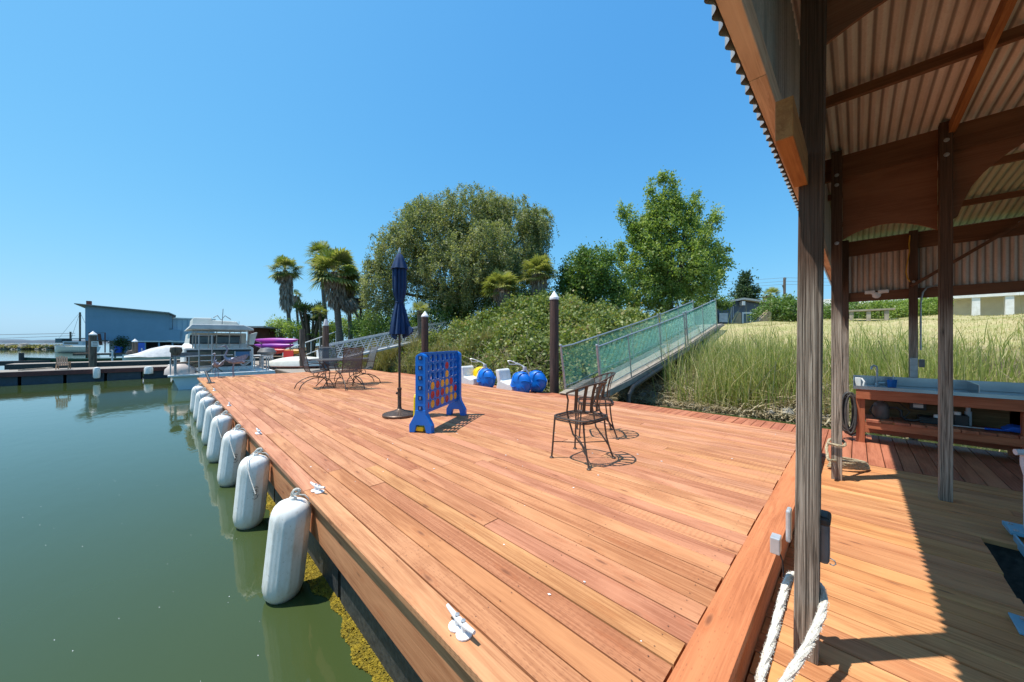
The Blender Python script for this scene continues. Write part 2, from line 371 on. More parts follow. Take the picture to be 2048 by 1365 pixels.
L_OLE=leafmat('oleander_leaves',[(.07,.13,.03),(.12,.21,.04),(.19,.30,.07),(.62,.60,.52)])
L_CYP=leafmat('conifer_leaves',[(.03,.06,.025),(.05,.09,.035),(.08,.12,.05)])
M_BARK=mat('bark',(.14,.10,.07),(.06,.045,.032),scale=3,rough=.9,stretch=(4,4,1),bump=.6,bd=.02)
M_PTRUNK=mat('palm_trunk',(.20,.16,.125),(.10,.075,.055),scale=4,rough=.9,stretch=(1,1,5),bump=.8,bd=.03)
M_ROCK=mat('rocks',(.32,.30,.26),(.14,.13,.11),scale=2,rough=.9,bump=.6,bd=.05)
M_FARL=mat('far_land',(.10,.13,.16),scale=.01,rough=1,bump=0)

# ================================================================ SETTING
WZ=-.72
def watermat():
    m=N('green_water'); b=m.b; b.inputs['Roughness'].default_value=.035; b.inputs['IOR'].default_value=1.33
    b.inputs['Specular IOR Level'].default_value=.8
    c=m.coord(); f=m.noise(c,.12,3,.5)
    m.l(m.ramp(f,[(.3,(.040,.060,.018)),(.7,(.046,.068,.023))]),b.inputs['Base Color'])
    h=m.math('ADD',m.noise(m.mapping(c,(1,2.2,1)),2.2,4,.55),m.math('MULTIPLY',m.noise(c,.35,2,.5),1.6))
    m.bump(h,.055,.05); return m.m
mb=MB(); mb.add([(-4500,-4500,WZ),(4500,-4500,WZ),(4500,4500,WZ),(-4500,4500,WZ)],[(0,1,2,3)])
tag(mb.build('water',watermat()),kind='structure')
mb=MB(); mb.add([(-4500,-4500,WZ-3),(4500,-4500,WZ-3),(4500,4500,WZ-3),(-4500,4500,WZ-3)],[(0,1,2,3)])
tag(mb.build('harbour_bed',M_ROCK),kind='structure')

def shore(X):
    if X>-5: return 10.9+.25*math.sin(X*1.3)
    t=min(1,max(0,(-5-X)/3)); return 10.9*(1-t)+ (8.75+.25*math.sin(X*.9))*t
def terr(X,Y):
    d=Y-shore(X)
    if d<0: return -.75+d*.4 if d>-3 else -1.95
    t=min(1,max(0,(-5-X)/2.5))
    right=-.68+ (1-math.exp(-d/4.2))*3.05 if d<9 else None
    hr=-.7+2.62*min(1,d/8.2)**.85 + .35*min(1,max(0,(d-8)/4))
    hl=-.7+ 1.9*(1-math.exp(-d/1.5))+ .8*min(1,d/9)
    h=hr*(1-t)+hl*t
    h+=1.75*math.exp(-(((X+13.0)/3.4)**2+((Y-15.0)/3.6)**2))*t
    if X<-22: h=h*math.exp(-((-22-X)/30)**2)+0*1
    if Y>24: h+= -.02*(Y-24)*.5
    return max(h,-1.95)
def terrn(X,Y):
    return terr(X,Y)+.09*math.sin(X*1.7+Y*.6)*math.cos(Y*1.3-X*.4)*(1 if Y>shore(X) else 0)
def groundmat():
    m=N('bank_ground'); b=m.b; b.inputs['Roughness'].default_value=.95; b.inputs['Specular IOR Level'].default_value=.1
    c=m.coord(); f=m.noise(c,1.6,6,.7); f2=m.noise(c,14,6,.75); sp=m.n('SeparateXYZ'); m.l(c,sp.inputs[0])
    lawn=m.ramp(f2,[(.3,(.27,.22,.11)),(.5,(.42,.35,.18)),(.68,(.55,.47,.27))])
    lawn=m.mix(m.ramp(f,[(.42,0.0),(.6,.6)]),lawn,(.27,.29,.10))
    mud=m.ramp(f2,[(.3,(.035,.028,.018)),(.55,(.09,.075,.045)),(.7,(.20,.17,.11))])
    hz=m.math('ADD',sp.outputs[2],m.math('MULTIPLY',f,1.0))
    k=m.ramp(m.math('MULTIPLY',hz,.25),[(.30,0.0),(.42,1.0)])
    side=m.ramp(m.math('ADD',m.math('MULTIPLY',sp.outputs[0],.1),1.1),[(.5,0.0),(.62,1.0)])
    k=m.math('MULTIPLY',k,side)
    m.l(m.mix(k,mud,lawn),b.inputs['Base Color']); m.bump(f2,.6,.04); return m.m
xs=np.concatenate([np.arange(-75,-26,2.5),np.arange(-26,14,.45),np.arange(14,70,3)]); ys=np.concatenate([np.arange(6.5,24,.4),np.arange(24,110,4)])
vs=[(x,y,terrn(x,y)) for x in xs for y in ys]; ny=len(ys)
fs=[(i*ny+j,(i+1)*ny+j,(i+1)*ny+j+1,i*ny+j+1) for i in range(len(xs)-1) for j in range(ny-1)]
mb=MB(); mb.add(vs,fs); tag(mb.build('ground',groundmat(),smooth=True),kind='structure')
# far shore line on the horizon
mb=MB()
for k in range(40):
    a=-.1+k*.045; 
    p=P(-1500+k*80,685,1); d=Vector((p.x,p.y,0)).normalized()*3300
    mb.cur=0; mb.lathe([(130,WZ),(110,6+6*random.random()),(40,12+8*random.random()),(0,16)],c=(d.x,d.y,0),n=8)
tag(mb.build('far_hills',M_FARL),kind='structure')

def planks_x(mb,rows,x0,x1,z,yf,gap=.006,th=.036,lmin=3.0,lmax=4.9,jit=.006):
    """boards along X between row lines; yf(t,x) gives the line"""
    for i in range(rows):
        x=x0+random.uniform(-jit,jit); first=True; xe=x1+random.uniform(-jit,jit)
        nxt=x0+random.uniform(1.0,lmax)
        while x<xe-.01:
            e=min(nxt,xe); 
            if xe-e<.8: e=xe
            dz=random.uniform(-.0018,.0018); g=gap/2+random.uniform(0,.0015); c=.004
            rr=random.random()
            A=[];
            for X in (x+.002,e-.002):
                ya=yf(i/rows,X)+g; yb=yf((i+1)/rows,X)-g; zt=z+dz
                A+=[(X,ya,z-th),(X,ya,zt-c),(X,ya+c,zt),(X,yb-c,zt),(X,yb,zt-c),(X,yb,z-th)]
            f=[(k,k+1,k+7,k+6) for k in range(5)]+[(0,1,2,3,4,5)[::-1],(6,7,8,9,10,11),(5,0,6,11)]
            mb.add(A,f,rr); x=e; nxt=e+random.uniform(lmin,lmax)
def planks_y(mb,x0,x1,pitch,y0,y1,z,gap=.007,th=.036):
    n=round((x1-x0)/pitch); p=(x1-x0)/n
    for i in range(n):
        a=x0+i*p+gap/2; b=x0+(i+1)*p-gap/2; dz=random.uniform(-.0015,.0015); c=.004
        A=[]
        for Y in (y0,y1):
            A+=[(a,Y,z-th),(a,Y,z+dz-c),(a+c,Y,z+dz),(b-c,Y,z+dz),(b,Y,z+dz-c),(b,Y,z-th)]
        f=[(k,k+1,k+7,k+6) for k in range(5)]+[(0,1,2,3,4,5)[::-1],(6,7,8,9,10,11),(5,0,6,11)]
        mb.add(A,f,random.random())
# ---------------------------------------------------------------- main dock
DXA,DXB=-15.7,-.476
def ye(x): t=(x-DXA)/(DXB-DXA); return .688+.102*t     # water edge
def yb(x): t=(x-DXA)/(DXB-DXA); return 6.27-.35*t      # bank edge
dock=thing('wooden_dock','large redwood plank dock carrying the table set, umbrella and game','dock',(-8,3.5,0))
mb=MB(); planks_x(mb,38,DXA,DXB,0,lambda t,x:(1-t)*ye(x)+t*yb(x)); mb.build('decking',M_DECKX,dock)
mb=MB(); mb.b2(-.472,-.318,.70,5.86,-.034,.004,rnd=.3); mb.b2(-.472,-.318,-2,.695,-.034,.004,rnd=.8); mb.build('rim_board',M_RIMY,dock)
mb=MB(); mb.b2(-.372,-.332,-2,5.86,-.35,-.036,rnd=.5); mb.build('end_fascia',M_RIMY,dock)
mb=MB(); 
for a,b in ((DXA,-11.2),(-11.2,-7.1),(-7.1,-3.2),(-3.2,-.48)):
    y=ye((a+b)/2)+.035; mb.b2(a+.002,b-.002,y,y+.038,-.335,-.037,rnd=random.random())
mb.build('side_fascia',M_FASX,dock)
mb=MB(); mb.b2(DXA,DXA+.038,.76,6.2,-.335,-.037,rnd=.2); mb.b2(DXA+.1,DXB-.1,5.86,5.9,-.335,-.037,rnd=.6); mb.build('back_fascia',M_RIMY,dock)
mb=MB()
for k in range(7):
    a=DXA+.1+k*2.16; mb.b2(a,a+2.1,.885,5.8,-1.1,-.337)
mb.build('float_drum',M_FLOAT,dock)
# algae fringe clinging to the floats at the waterline
V=[]
for k in range(26000):
    x=random.uniform(-9,-.3); wv=.060+.02*math.sin(x*3.1)+.018*math.sin(x*7.7)+.012*math.sin(x*23); u=random.random()**1.3
    y=.885-u*wv*1.35; z=WZ+.003+.03*(1-u)**2+random.uniform(0,.004); s=random.uniform(.003,.011)
    a=random.uniform(0,6.28); q=[]
    for m_ in range(4):
        an=a+m_*PI/2; q.append((x+math.cos(an)*s,y+math.sin(an)*s,z+random.uniform(-.006,.006)))
    V.append(q)
tag(npmesh('algae',np.array(V),M_ALGAE),kind='stuff')
mb=MB()
for i in range(38):
    for j in range(25):
        x=-.56-j*.61+random.uniform(-.006,.006)
        for t in (.22,.78):
            y=(1-(i+t)/38)*ye(x)+(i+t)/38*yb(x)+random.uniform(-.004,.004); a0=[(x+.0032*math.cos(k*PI/3),y+.0032*math.sin(k*PI/3),.0025) for k in range(6)]; mb.add(a0,[(0,1,2,3,4,5)])
o=mb.build('deck_screws',mat('rusty_screw',(.16,.07,.04),scale=30,bump=0),dock); o['kind']='stuff'
# ---------------------------------------------------------------- lower dock
LZ=-.22
low=thing('lower_dock','lower redwood walkway under the tin roofed shelter','dock',(0,3,LZ))
mb=MB(); p=.1435
def lowrows(x0,x1,ya,yb_):
    n=round((yb_-ya)/p); planks_x(mb,n,x0,x1,LZ,lambda t,x:ya+t*(yb_-ya),lmin=1.8,lmax=3.6)
lowrows(-.33,.64,-1.5,4.19); lowrows(-.33,5.2,4.195,5.73); mb.build('decking',M_LOWX,low)
mb=MB(); planks_y(mb,-15.2,5.2,.138,5.74,7.62,LZ); mb.build('back_decking',M_LOWY,low)
mb=MB(); planks_y(mb,3.7,5.2,.138,-1.5,4.19,LZ); mb.build('far_decking',M_LOWY,low)
mb=MB(); mb.b2(-15.2,5.2,7.625,7.66,-.42,-.225,rnd=.5); mb.build('back_fascia',M_REDX,low)
mb=MB()
for k in range(9): mb.b2(-15.1+k*2.25,-15.1+k*2.25+2.2,5.95,7.6,-.9,-.26)
mb.b2(-.3,.60,-1.5,5.6,-.95,-.262); mb.b2(.66,5.1,4.26,5.6,-.95,-.262); mb.b2(3.74,5.1,-1.5,4.15,-.95,-.262)
mb.build('float_drum',M_FLOAT,low)
# ================================================================ SHELTER
C=CAMZ
pav=thing('boat_shelter','open boat shelter of dark posts, arched panels and corrugated tin roof','shelter',(2,3.5,LZ))
def roofz(Y):
    for a,b,za,zb in((-9,5.1,1.985,1.985),(5.1,6.2,1.985,1.965),(6.2,7.5,1.965,1.905),(7.5,9,1.905,1.62)):
        if Y<=b: return C+za+(zb-za)*(Y-a)/(b-a)
def post(x0,x1,y0,y1,z0,z1): 
    m=MB(); m.b2(x0,x1,y0,y1,z0,z1); return m.build('post',M_POST,pav,bevel=.004)
pA=post(-.2085,-.124,2.013,2.10,LZ,C+1.97)
for v in pA.data.vertices: v.co.x+=.006+.0088*v.co.z
post(-.183,-.10,4.873,4.96,LZ,C+1.97); post(.53,.607,4.90,4.985,LZ,C+1.97)
post(.58,.67,8.09,8.18,-.9,C+1.72); post(-.17,-.085,8.09,8.18,-.9,C+1.72)
for q in ((-.212,-.124,-.85,-.765),(4.0,4.09,2.013,2.10),(4.0,4.09,4.90,4.985),(4.0,4.09,8.09,8.18),(4.0,4.09,-.85,-.765)): post(*q,LZ if q[2]<8 else -.9,C+(1.97 if q[2]<8 else 1.72))
def mbx(name,m,*b,rnd=None):
    q=MB()
    for t in b: q.b2(*t,rnd=random.random())
    return q.build(name,m,pav,bevel=.003)
mbx('beam',M_DKX,(-.265,5.1,4.99,5.03,C+1.713,C+1.954)); mbx('beam',M_DKX,(-.265,5.1,2.105,2.145,C+1.713,C+1.954))
mbx('beam',M_DKX,(-.265,5.1,8.185,8.225,C+1.46,C+1.70)); mbx('bottom_rail',M_DKX,(-.262,5.1,8.185,8.225,C+.684,C+.836))
mbx('beam',M_DKX,(-.265,5.1,-.76,-.72,C+1.713,C+1.954))
for Y in(1.0,3.72,6.15,7.45): mbx('purlin',M_DKX,(-.265,5.2,Y,Y+.04,roofz(Y)-.10,roofz(Y)-.025))
mbx('rafter',M_RAFT,(.582,.622,2.15,4.985,C+1.858,C+1.95)); mbx('rafter',M_RAFT,(2.2,2.24,2.15,4.985,C+1.858,C+1.95))
def arch(name,Y,spans):
    for pts,top in spans:
        m=MB(); poly=[(x,0,C+z) for x,z in pts]+[(pts[-1][0],0,C+top),(pts[0][0],0,C+top)]
        m.prism(poly,(0,Y,0),(0,.014,0)); m.build(name,M_PLY,pav)
sm=lambda f,a,b,n=16:[(a+(b-a)*i/n,f(i/n)) for i in range(n+1)]
a1=sm(lambda t:1.07-.035*t+.115*math.sin(PI*min(1,t*1.02))**.8,-.10,.53)
a2=[(.607,1.10),(.645,1.13),(.68,1.27),(.72,1.375),(.785,1.475),(.845,1.54),(.915,1.605),(.985,1.652),(1.1,1.69),(3.55,1.69),(3.7,1.6),(3.85,1.45),(3.95,1.25),(4.0,1.1)]
arch('arched_panel',5.0,[(a1,1.725),(a2,1.72)])
a3=sm(lambda t:1.345+.10*math.sin(PI*t),-.124,.55)+[(.62,1.34),(.68,1.45),(.8,1.6),(1.1,1.69),(3.55,1.69),(3.85,1.45),(4.0,1.1)]
arch('arched_panel',2.115,[(a3,1.72)])
def corrug(name,mat_,axis,u0,u1,v0,v1,w,amp=.0095,pitch=.0677,seg=8):
    """profile along u, straight ribs along v, w(u,v)->height of sheet"""
    n=int((u1-u0)/pitch*seg); m=MB(); vs=[]; vv=v0 if isinstance(v0,list) else [v0,v1]
    for i in range(n+1):
        u=u0+(u1-u0)*i/n; ph=(u/pitch)%1*2*PI; d=amp*math.copysign(abs(math.sin(ph))**.8,math.sin(ph))
        for v in vv:
            if axis=='roof': vs.append((u,v,w(v)+d))
            elif axis=='left': vs.append((w(v)+d,u,v))
            elif axis=='back': vs.append((u,w(v)+d,v))
    k=len(vv); m.add(vs,[(i*k+j,(i+1)*k+j,(i+1)*k+j+1,i*k+j+1) for i in range(n) for j in range(k-1)])
    return m.build(name,mat_,pav,smooth=True)
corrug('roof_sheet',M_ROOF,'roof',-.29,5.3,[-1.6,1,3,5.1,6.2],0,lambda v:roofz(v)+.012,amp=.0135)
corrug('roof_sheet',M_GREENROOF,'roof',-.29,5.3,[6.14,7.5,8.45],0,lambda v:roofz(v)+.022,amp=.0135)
corrug('side_siding',M_SIDL,'left',-1.5,8.27,C+.895,roofz(5)+.0,lambda v:-.2735)
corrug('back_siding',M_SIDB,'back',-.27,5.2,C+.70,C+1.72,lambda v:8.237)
q=MB(); 
for a,b in((-1.5,1.42),(1.423,2.60),(2.603,5.2),(5.203,8.22)): q.b2(a and -.2625,-.2125,a,b,C+.90,C+.99,rnd=random.random())
q.build('side_rail',M_RAIL,pav,bevel=.003)
q=MB(); q.b2(-.200,-.150,1.50,2.011,C+.70,C+.84,rnd=.4); q.build('rail_block',M_RAFT,pav,bevel=.003)
q=MB(); q.beam((.60,8.06,C+.86),(1.75,8.06,C+1.74),.04,.10,up=(0,1,0)); q.build('diagonal_brace',M_DKX,pav)
q=MB(); q.beam((4.05,8.06,C+.86),(2.9,8.06,C+1.74),.04,.10,up=(0,1,0)); q.build('diagonal_brace',M_DKX,pav)
for x,y,z in((.57,4.895,1.80),(.57,4.895,1.67),(-.14,4.868,1.72),(-.14,4.868,1.62),(-.14,4.868,1.02),(-.168,2.008,1.60),(.625,8.085,.93),(1.55,8.035,1.60)):
    q=MB(); q.lathe([(0,-.009),(.010,-.008),(.011,0),(.018,.001),(.018,.004)],c=(x,y,C+z),n=12,M=Matrix.Rotation(R(-90),3,'X')); q.build('bolt',M_GALV,pav)
# old wasp nests / cobweb mats on the post
# ---- small fixtures
t=thing('flood_light','white twin head flood light fixed to the back rail of the shelter','light',(.23,8.14,C+.82))
q=MB(); q.b2(.10,.22,8.10,8.16,C+.79,C+.845); q.b2(.25,.37,8.10,8.16,C+.79,C+.845); q.build('lamp_head',M_WHITE,t,bevel=.01)
q=MB(); q.lathe([(.05,0),(.05,.02),(.03,.035),(0,.04)],c=(.235,8.14,C+.765),n=14,M=Matrix.Rotation(R(100),3,'X')); q.tube([(.17,8.13,C+.8),(.235,8.15,C+.765),(.3,8.13,C+.8)],.012); q.build('mount',M_WHITE,t,smooth=True)
q=MB(); pts=[(.585,8.05,C+1.64),(.575,8.04,C+1.5),(.58,8.04,C+1.4),(.555,8.03,C+1.2),(.545,8.03,C+1.08),(.56,8.03,C+.98),(.585,8.05,C+.93)]
q.tube(pts,.008,6); tag(q.build('extension_cord',M_CORD),'yellow extension cord hanging down the back post of the shelter','cord')
q=MB(); q.tube([(1.0,8.17,C+.87),(.85,8.15,C+.855),(.76,8.15,C+.83),(.72,8.14,C+.76),(.70,8.14,C+.6),(.70,8.14,C-.12)],.011,8); tag(q.build('conduit',M_GALV,smooth=True),'thin grey conduit bending down beside the back post','conduit')
t=thing('outlet_box','grey outlet box and metal plate on the back post behind the counter','electrical box',(.625,8.05,C-.45))
q=MB(); q.b2(.585,.665,8.06,8.085,C-.56,C-.24); q.build('plate',M_GALV,t,bevel=.004)
q=MB(); q.b2(.675,.735,8.06,8.13,C-.38,C-.26); q.build('box',M_GREY,t,bevel=.008)
t=thing('electrical_box','dark grey weatherproof electrical box on the side of the nearest post','electrical box',(-.09,2.1,C-.9))
q=MB(); q.b2(-.1235,-.083,2.05,2.15,C-.985,C-.80); q.build('box',M_GREY,t,bevel=.015)
q=MB(); q.b2(-.1237,-.079,2.046,2.154,C-.815,C-.775); q.build('lid',M_BLACK,t,bevel=.012)
q=MB(); q.tube([(-.083,2.06,C-.95),(-.066,2.06,C-.955),(-.062,2.06,C-.968),(-.07,2.06,C-.978),(-.083,2.06,C-.975)],.0025,6); q.build('hasp',M_GALV,t)
t=thing('conduit_box','small pale metal conduit box hanging beside the nearest post above the rim','electrical box',(-.25,2.12,C-.9))
q=MB(); q.b2(-.232,-.213,2.03,2.09,C-.93,C-.78); q.build('cover',M_ALU,t,bevel=.008)
q=MB(); q.b2(-.285,-.248,1.99,2.05,C-.985,C-.91); q.build('box',M_ALU,t,bevel=.004)
q=MB(); q.tube([(-.262,2.05,C-.985),(-.25,2.09,C-1.05),(-.24,2.12,C-1.3)],.004,6); q.build('conduit',M_BLACK,t)
# ---- dock lines
def wob(a,b,n,sag=0,j=.004):
    a=Vector(a);b=Vector(b); return [a.lerp(b,i/n)+Vector((random.uniform(-j,j),random.uniform(-j,j),-sag*4*(i/n)*(1-i/n)+random.uniform(-j,j))) for i in range(n+1)]
def rope(pts,r,name,mat_,parent=None,strands=3,twist=60,fuzz=0):
    pts=[Vector(p) for p in pts]; q=MB()
    # resample
    L=[0]
    for i in range(1,len(pts)): L.append(L[-1]+(pts[i]-pts[i-1]).length)
    T=L[-1]; n=max(8,int(T/(r*1.1))); out=[]
    for i in range(n+1):
        s=T*i/n; k=max(j for j in range(len(L)) if L[j]<=s+1e-9); k=min(k,len(pts)-2)
        f=(s-L[k])/max(1e-9,L[k+1]-L[k]); out.append(pts[k].lerp(pts[k+1],min(1,f)))
    for it in range(2): out=[out[0]]+[(out[i-1]+out[i]*2+out[i+1])/4 for i in range(1,n)]+[out[-1]]
    for s in range(strands):
        path=[]
        for i,p in enumerate(out):
            t=(out[min(i+1,n)]-out[max(i-1,0)]).normalized(); u=t.orthogonal().normalized(); u=(u-t*u.dot(t)); v=t.cross(u)
            a=2*PI*s/strands+ (T*i/n)*twist*.012/r*.5; path.append(p+(u*math.cos(a)+v*math.sin(a))*r*.42)
        q.tube(path,r*.66,7)
    if fuzz:
        for i in range(fuzz):
            p=out[random.randrange(n)]; d=Vector((random.gauss(0,1),random.gauss(0,1),random.gauss(0,1))).normalized()
            q.tube([p+d*r*.9,p+d*(r*1.1+random.uniform(.001,.005))],.0009,3)
    o=q.build(name,mat_,parent,smooth=True); return o
pts=[(-.262,1.50,-.20),(-.262,1.62,-.10),(-.245,1.85,-.02),(-.235,2.02,.055),(-.225,2.13,.08),(-.17,2.135,.085),(-.115,2.13,.08),(-.10,2.05,.06),(-.105,1.97,.03),(-.14,1.82,-.03),(-.20,1.65,-.11),(-.235,1.50,-.20)]
tag(rope(pts,.0150,'dock_line',M_ROPE,fuzz=2500),'thick frayed white rope looped round the base of the nearest post','rope')
c0=G(1697,936,LZ+.02); pts=[]
for k in range(5):
    for i in range(20):
        a=2*PI*i/20; rx=.30-.02*k; ry=.055+.008*k
        d1=Vector((.75,.66,0)); d2=Vector((-.66,.75,0)); pts.append(c0+d1*math.cos(a)*rx*.72+d2*math.sin(a)*ry+Vector((0,0,.012+.016*k+.008*math.sin(a*2+k))))
pts+= [Vector((-.20,4.75,.0)),Vector((-.22,4.86,.10)),Vector((-.20,4.98,.17)),Vector((-.10,4.985,.18)),Vector((-.075,4.90,.16)),Vector((-.09,4.85,.14)),Vector((-.21,4.85,.15))]
tag(rope(pts,.013,'rope_coil',M_ROPEB),'tan and white rope coiled on the lower deck beside the second post','rope')
q=MB()
# ---- counter
ct=thing('sink_counter','stained wooden counter with long stainless sink top against the bank','counter',(1.3,7.25,LZ))
for x in(.0,1.36,2.68): q=MB(); q.b2(x,x+.09,6.97,7.06,LZ,.53,rnd=random.random()); q.build('leg',M_REDZ,ct,bevel=.003)
for x in(.0,1.36,2.68): q=MB(); q.b2(x,x+.09,7.46,7.55,LZ,.53,rnd=random.random()); q.build('leg',M_REDZ,ct,bevel=.003)
q=MB(); q.b2(.0,2.77,6.928,6.967,.40,.545,rnd=.2); q.build('apron',M_REDX,ct,bevel=.003)
q=MB(); q.b2(.092,2.68,6.965,7.0,-.01,.078,rnd=.6); q.b2(.092,2.68,7.40,7.44,-.15,-.02,rnd=.8); q.build('shelf_rail',M_REDX,ct)
q=MB(); x=.1
while x<2.66:
    wd=random.uniform(.13,.15); f=random.uniform(-.02,.045); q.b2(x,x+wd-.006,6.955+f,7.45,.08,.116,rnd=random.random()); x+=wd
q.build('shelf_board',M_LOWY,ct,bevel=.002)
q=MB(); q.b2(.09,2.68,7.46,7.475,.02,.52,rnd=.5); q.build('back_panel',wood('olive_plywood','X',[(.20,.13,.06),(.17,.11,.05)],knots=False),ct)
q=MB()
q.b2(-.03,2.8,6.93,7.58,.549,.562); q.b2(-.03,2.8,6.918,6.93,.535,.585); q.b2(-.03,2.8,7.57,7.582,.562,.69); q.b2(-.03,-.018,6.93,7.57,.562,.66)
q.b2(1.05,1.06,6.94,7.57,.562,.685);q.b2(2.2,2.21,6.94,7.57,.562,.685); q.build('sink_top',M_STEEL,ct,bevel=.003)
q=MB(); q.tube([(.22,7.42,.562),(.22,7.42,.80),(.215,7.41,.84),(.19,7.39,.855),(.165,7.37,.84),(.16,7.36,.80)],.013,10); q.tube([(.22,7.42,.60),(.30,7.38,.61)],.010,8); q.lathe([(.025,0),(.022,.03),(.014,.04)],c=(.22,7.42,.562),n=12); q.build('faucet',M_GALV,ct,smooth=True)
t=thing('tumbler','blue plastic tumbler standing on the steel sink top','cup',(.36,7.25,.563))
q=MB(); q.lathe([(.042,0),(.052,.11),(.049,.11),(.040,.008),(0,.008)],c=(.36,7.25,.563),n=18); q.build('cup',M_CUPB,t,smooth=True)
q=MB(); q.tube([(.37,7.26,.58),(.375,7.25,.73)],.004,6); q.build('straw',M_WHITE,t)
t=thing('paper_holder','white bracket and pink nozzle on the left end of the steel counter','bracket',(.03,7.1,.563)); q=MB(); q.b2(-.01,.05,7.10,7.14,.565,.685); q.tube([(.055,7.12,.68),(.085,7.1,.63),(.075,7.1,.57)],.012); q.build('bracket',M_WHITE,t,bevel=.006)
# hose
q=MB(); 
for k in range(9):
    pts=[]; dy=random.uniform(-.05,.05); dx=random.uniform(-.03,.03)
    top=Vector((-.075+dx*.3,7.0+dy*.4,.44+random.uniform(-.02,.03))); b=random.uniform(-.17,-.06); wx=.06+.012*k
    for i in range(25):
        a=2*PI*i/24; pts.append((top.x+dx+wx*math.sin(a)*.75,top.y+dy+.02*math.cos(a),(top.z+b)/2+(top.z-b)/2*math.cos(a)))
    q.tube(pts,.0135,7,closed=False)
tag(q.build('garden_hose',M_RUBBER,smooth=True),'coiled black hose hanging on the left end of the sink counter','hose')
t=thing('water_pump','brown pressure pump canister under the left end of the counter','pump',(.27,7.2,.118))
q=MB(); q.lathe([(.07,0),(.085,.03),(.085,.17),(.06,.22),(.03,.235),(.03,.27)],c=(.25,7.2,.118),n=20); q.build('canister',mat('pump_brown',(.16,.12,.10),scale=9,rough=.5),t,smooth=True)
q=MB(); q.tube([(.33,7.18,.28),(.40,7.16,.29),(.44,7.15,.25),(.44,7.15,.19),(.48,7.15,.14),(.56,7.15,.14),(.63,7.15,.17),(.70,7.15,.18)],.016,8); q.tube([(.17,7.15,.3),(.14,7.12,.22),(.18,7.1,.15)],.008,6); q.tube([(.27,7.2,.39),(.42,7.2,.36),(.52,7.15,.25),(.46,7.12,.16)],.006,6); q.build('hose',M_BLACK,t,smooth=True)
t=thing('battery_box','black battery box with a white label under the middle of the counter','battery',(.66,7.25,.118))
q=MB(); q.b2(.60,.86,7.15,7.38,.117,.20); q.b2(.90,1.02,7.2,7.38,.117,.26); q.build('case',M_BLACK,t,bevel=.01)
q=MB(); q.b2(.53,.68,7.3,7.4,.27,.40); q.build('charger',M_BLACK,t,bevel=.01)
q=MB(); q.b2(.56,.65,7.297,7.3,.30,.345); q.b2(.56,.65,7.297,7.3,.355,.37); q.build('label',M_WHITE,t)
for cc in((.76,7.22,.2),(.93,7.24,.26)): q=MB(); q.lathe([(.03,0),(.03,.04),(0,.042)],c=cc,n=14); q.build('cap',M_WPL,t,smooth=True)
t=thing('drain_pipe','white pvc drain pipe standing under the counter behind a post','pipe',(.98,7.3,.118)); q=MB(); q.tube([(1.03,7.35,.118),(1.03,7.35,.30)],.03,14); q.tube([(1.03,7.35,.28),(1.03,7.35,.52)],.02,14); q.build('pipe',M_PVC,t,smooth=True)
t=thing('deck_brush','bright blue deck brush lying on the counter shelf','brush',(1.3,7.2,.118))
q=MB(); q.tube([(.85,7.10,.135),(1.12,7.12,.135)],.008,8); q.build('metal_handle',M_ALU,t)
q=MB(); q.tube([(1.12,7.12,.135),(1.30,7.12,.14)],.013,8); q.build('handle',M_BLUEF,t,smooth=True)
q=MB(); q.prism([(1.24,7.05,.145),(1.31,7.03,.20),(1.42,7.03,.195),(1.47,7.05,.155),(1.40,7.06,.13)],(0,0,0),(0,.14,.02)); q.build('head',M_BLUEF,t,bevel=.01)
# ---- boat lift
t=thing('boat_lift','pale blue steel boat lift frame with white pipe in the dock opening','boat lift',(.9,4,LZ))
q=MB(); q.beam((.86,4.30,-.24),(.83,1.2,-.24),.12,.012); q.beam((.805,4.30,-.21),(.775,1.2,-.21),.012,.07); q.beam((.915,4.30,-.21),(.885,1.2,-.21),.012,.07); q.build('channel_beam',M_LIFT,t,bevel=.004)
q=MB(); q.tube([(.905,4.45,-.2),(.905,4.45,.36)],.035,16); q.tube([(.905,4.45,.22),(.905,4.45,.30),(.905,4.45,.40)],[.035,.05,.05],16); q.tube([(.83,4.42,.39),(.92,4.45,.40)],.022,12); q.build('pipe',M_PVC,t,smooth=True)
q=MB(); q.prism([(.86,4.36,-.16),(1.25,4.36,-.16),(1.25,4.36,.12),(.875,4.36,.16)],(0,0,0),(0,.012,0)); q.b2(.79,1.25,4.31,4.52,-.19,-.165); q.build('gusset',M_LIFT,t)
q=MB(); q.b2(.56,.80,2.92,3.10,LZ+.003,LZ+.014); q.build('foot_plate',M_LIFT,t,bevel=.003)
for x,y in((.60,2.96),(.60,3.06),(.82,4.34),(.82,4.47)): q=MB(); q.lathe([(.012,0),(.012,.008),(0,.009)],c=(x,y,LZ+.014 if y<4 else -.165),n=8); q.build('bolt',M_GALV,t)
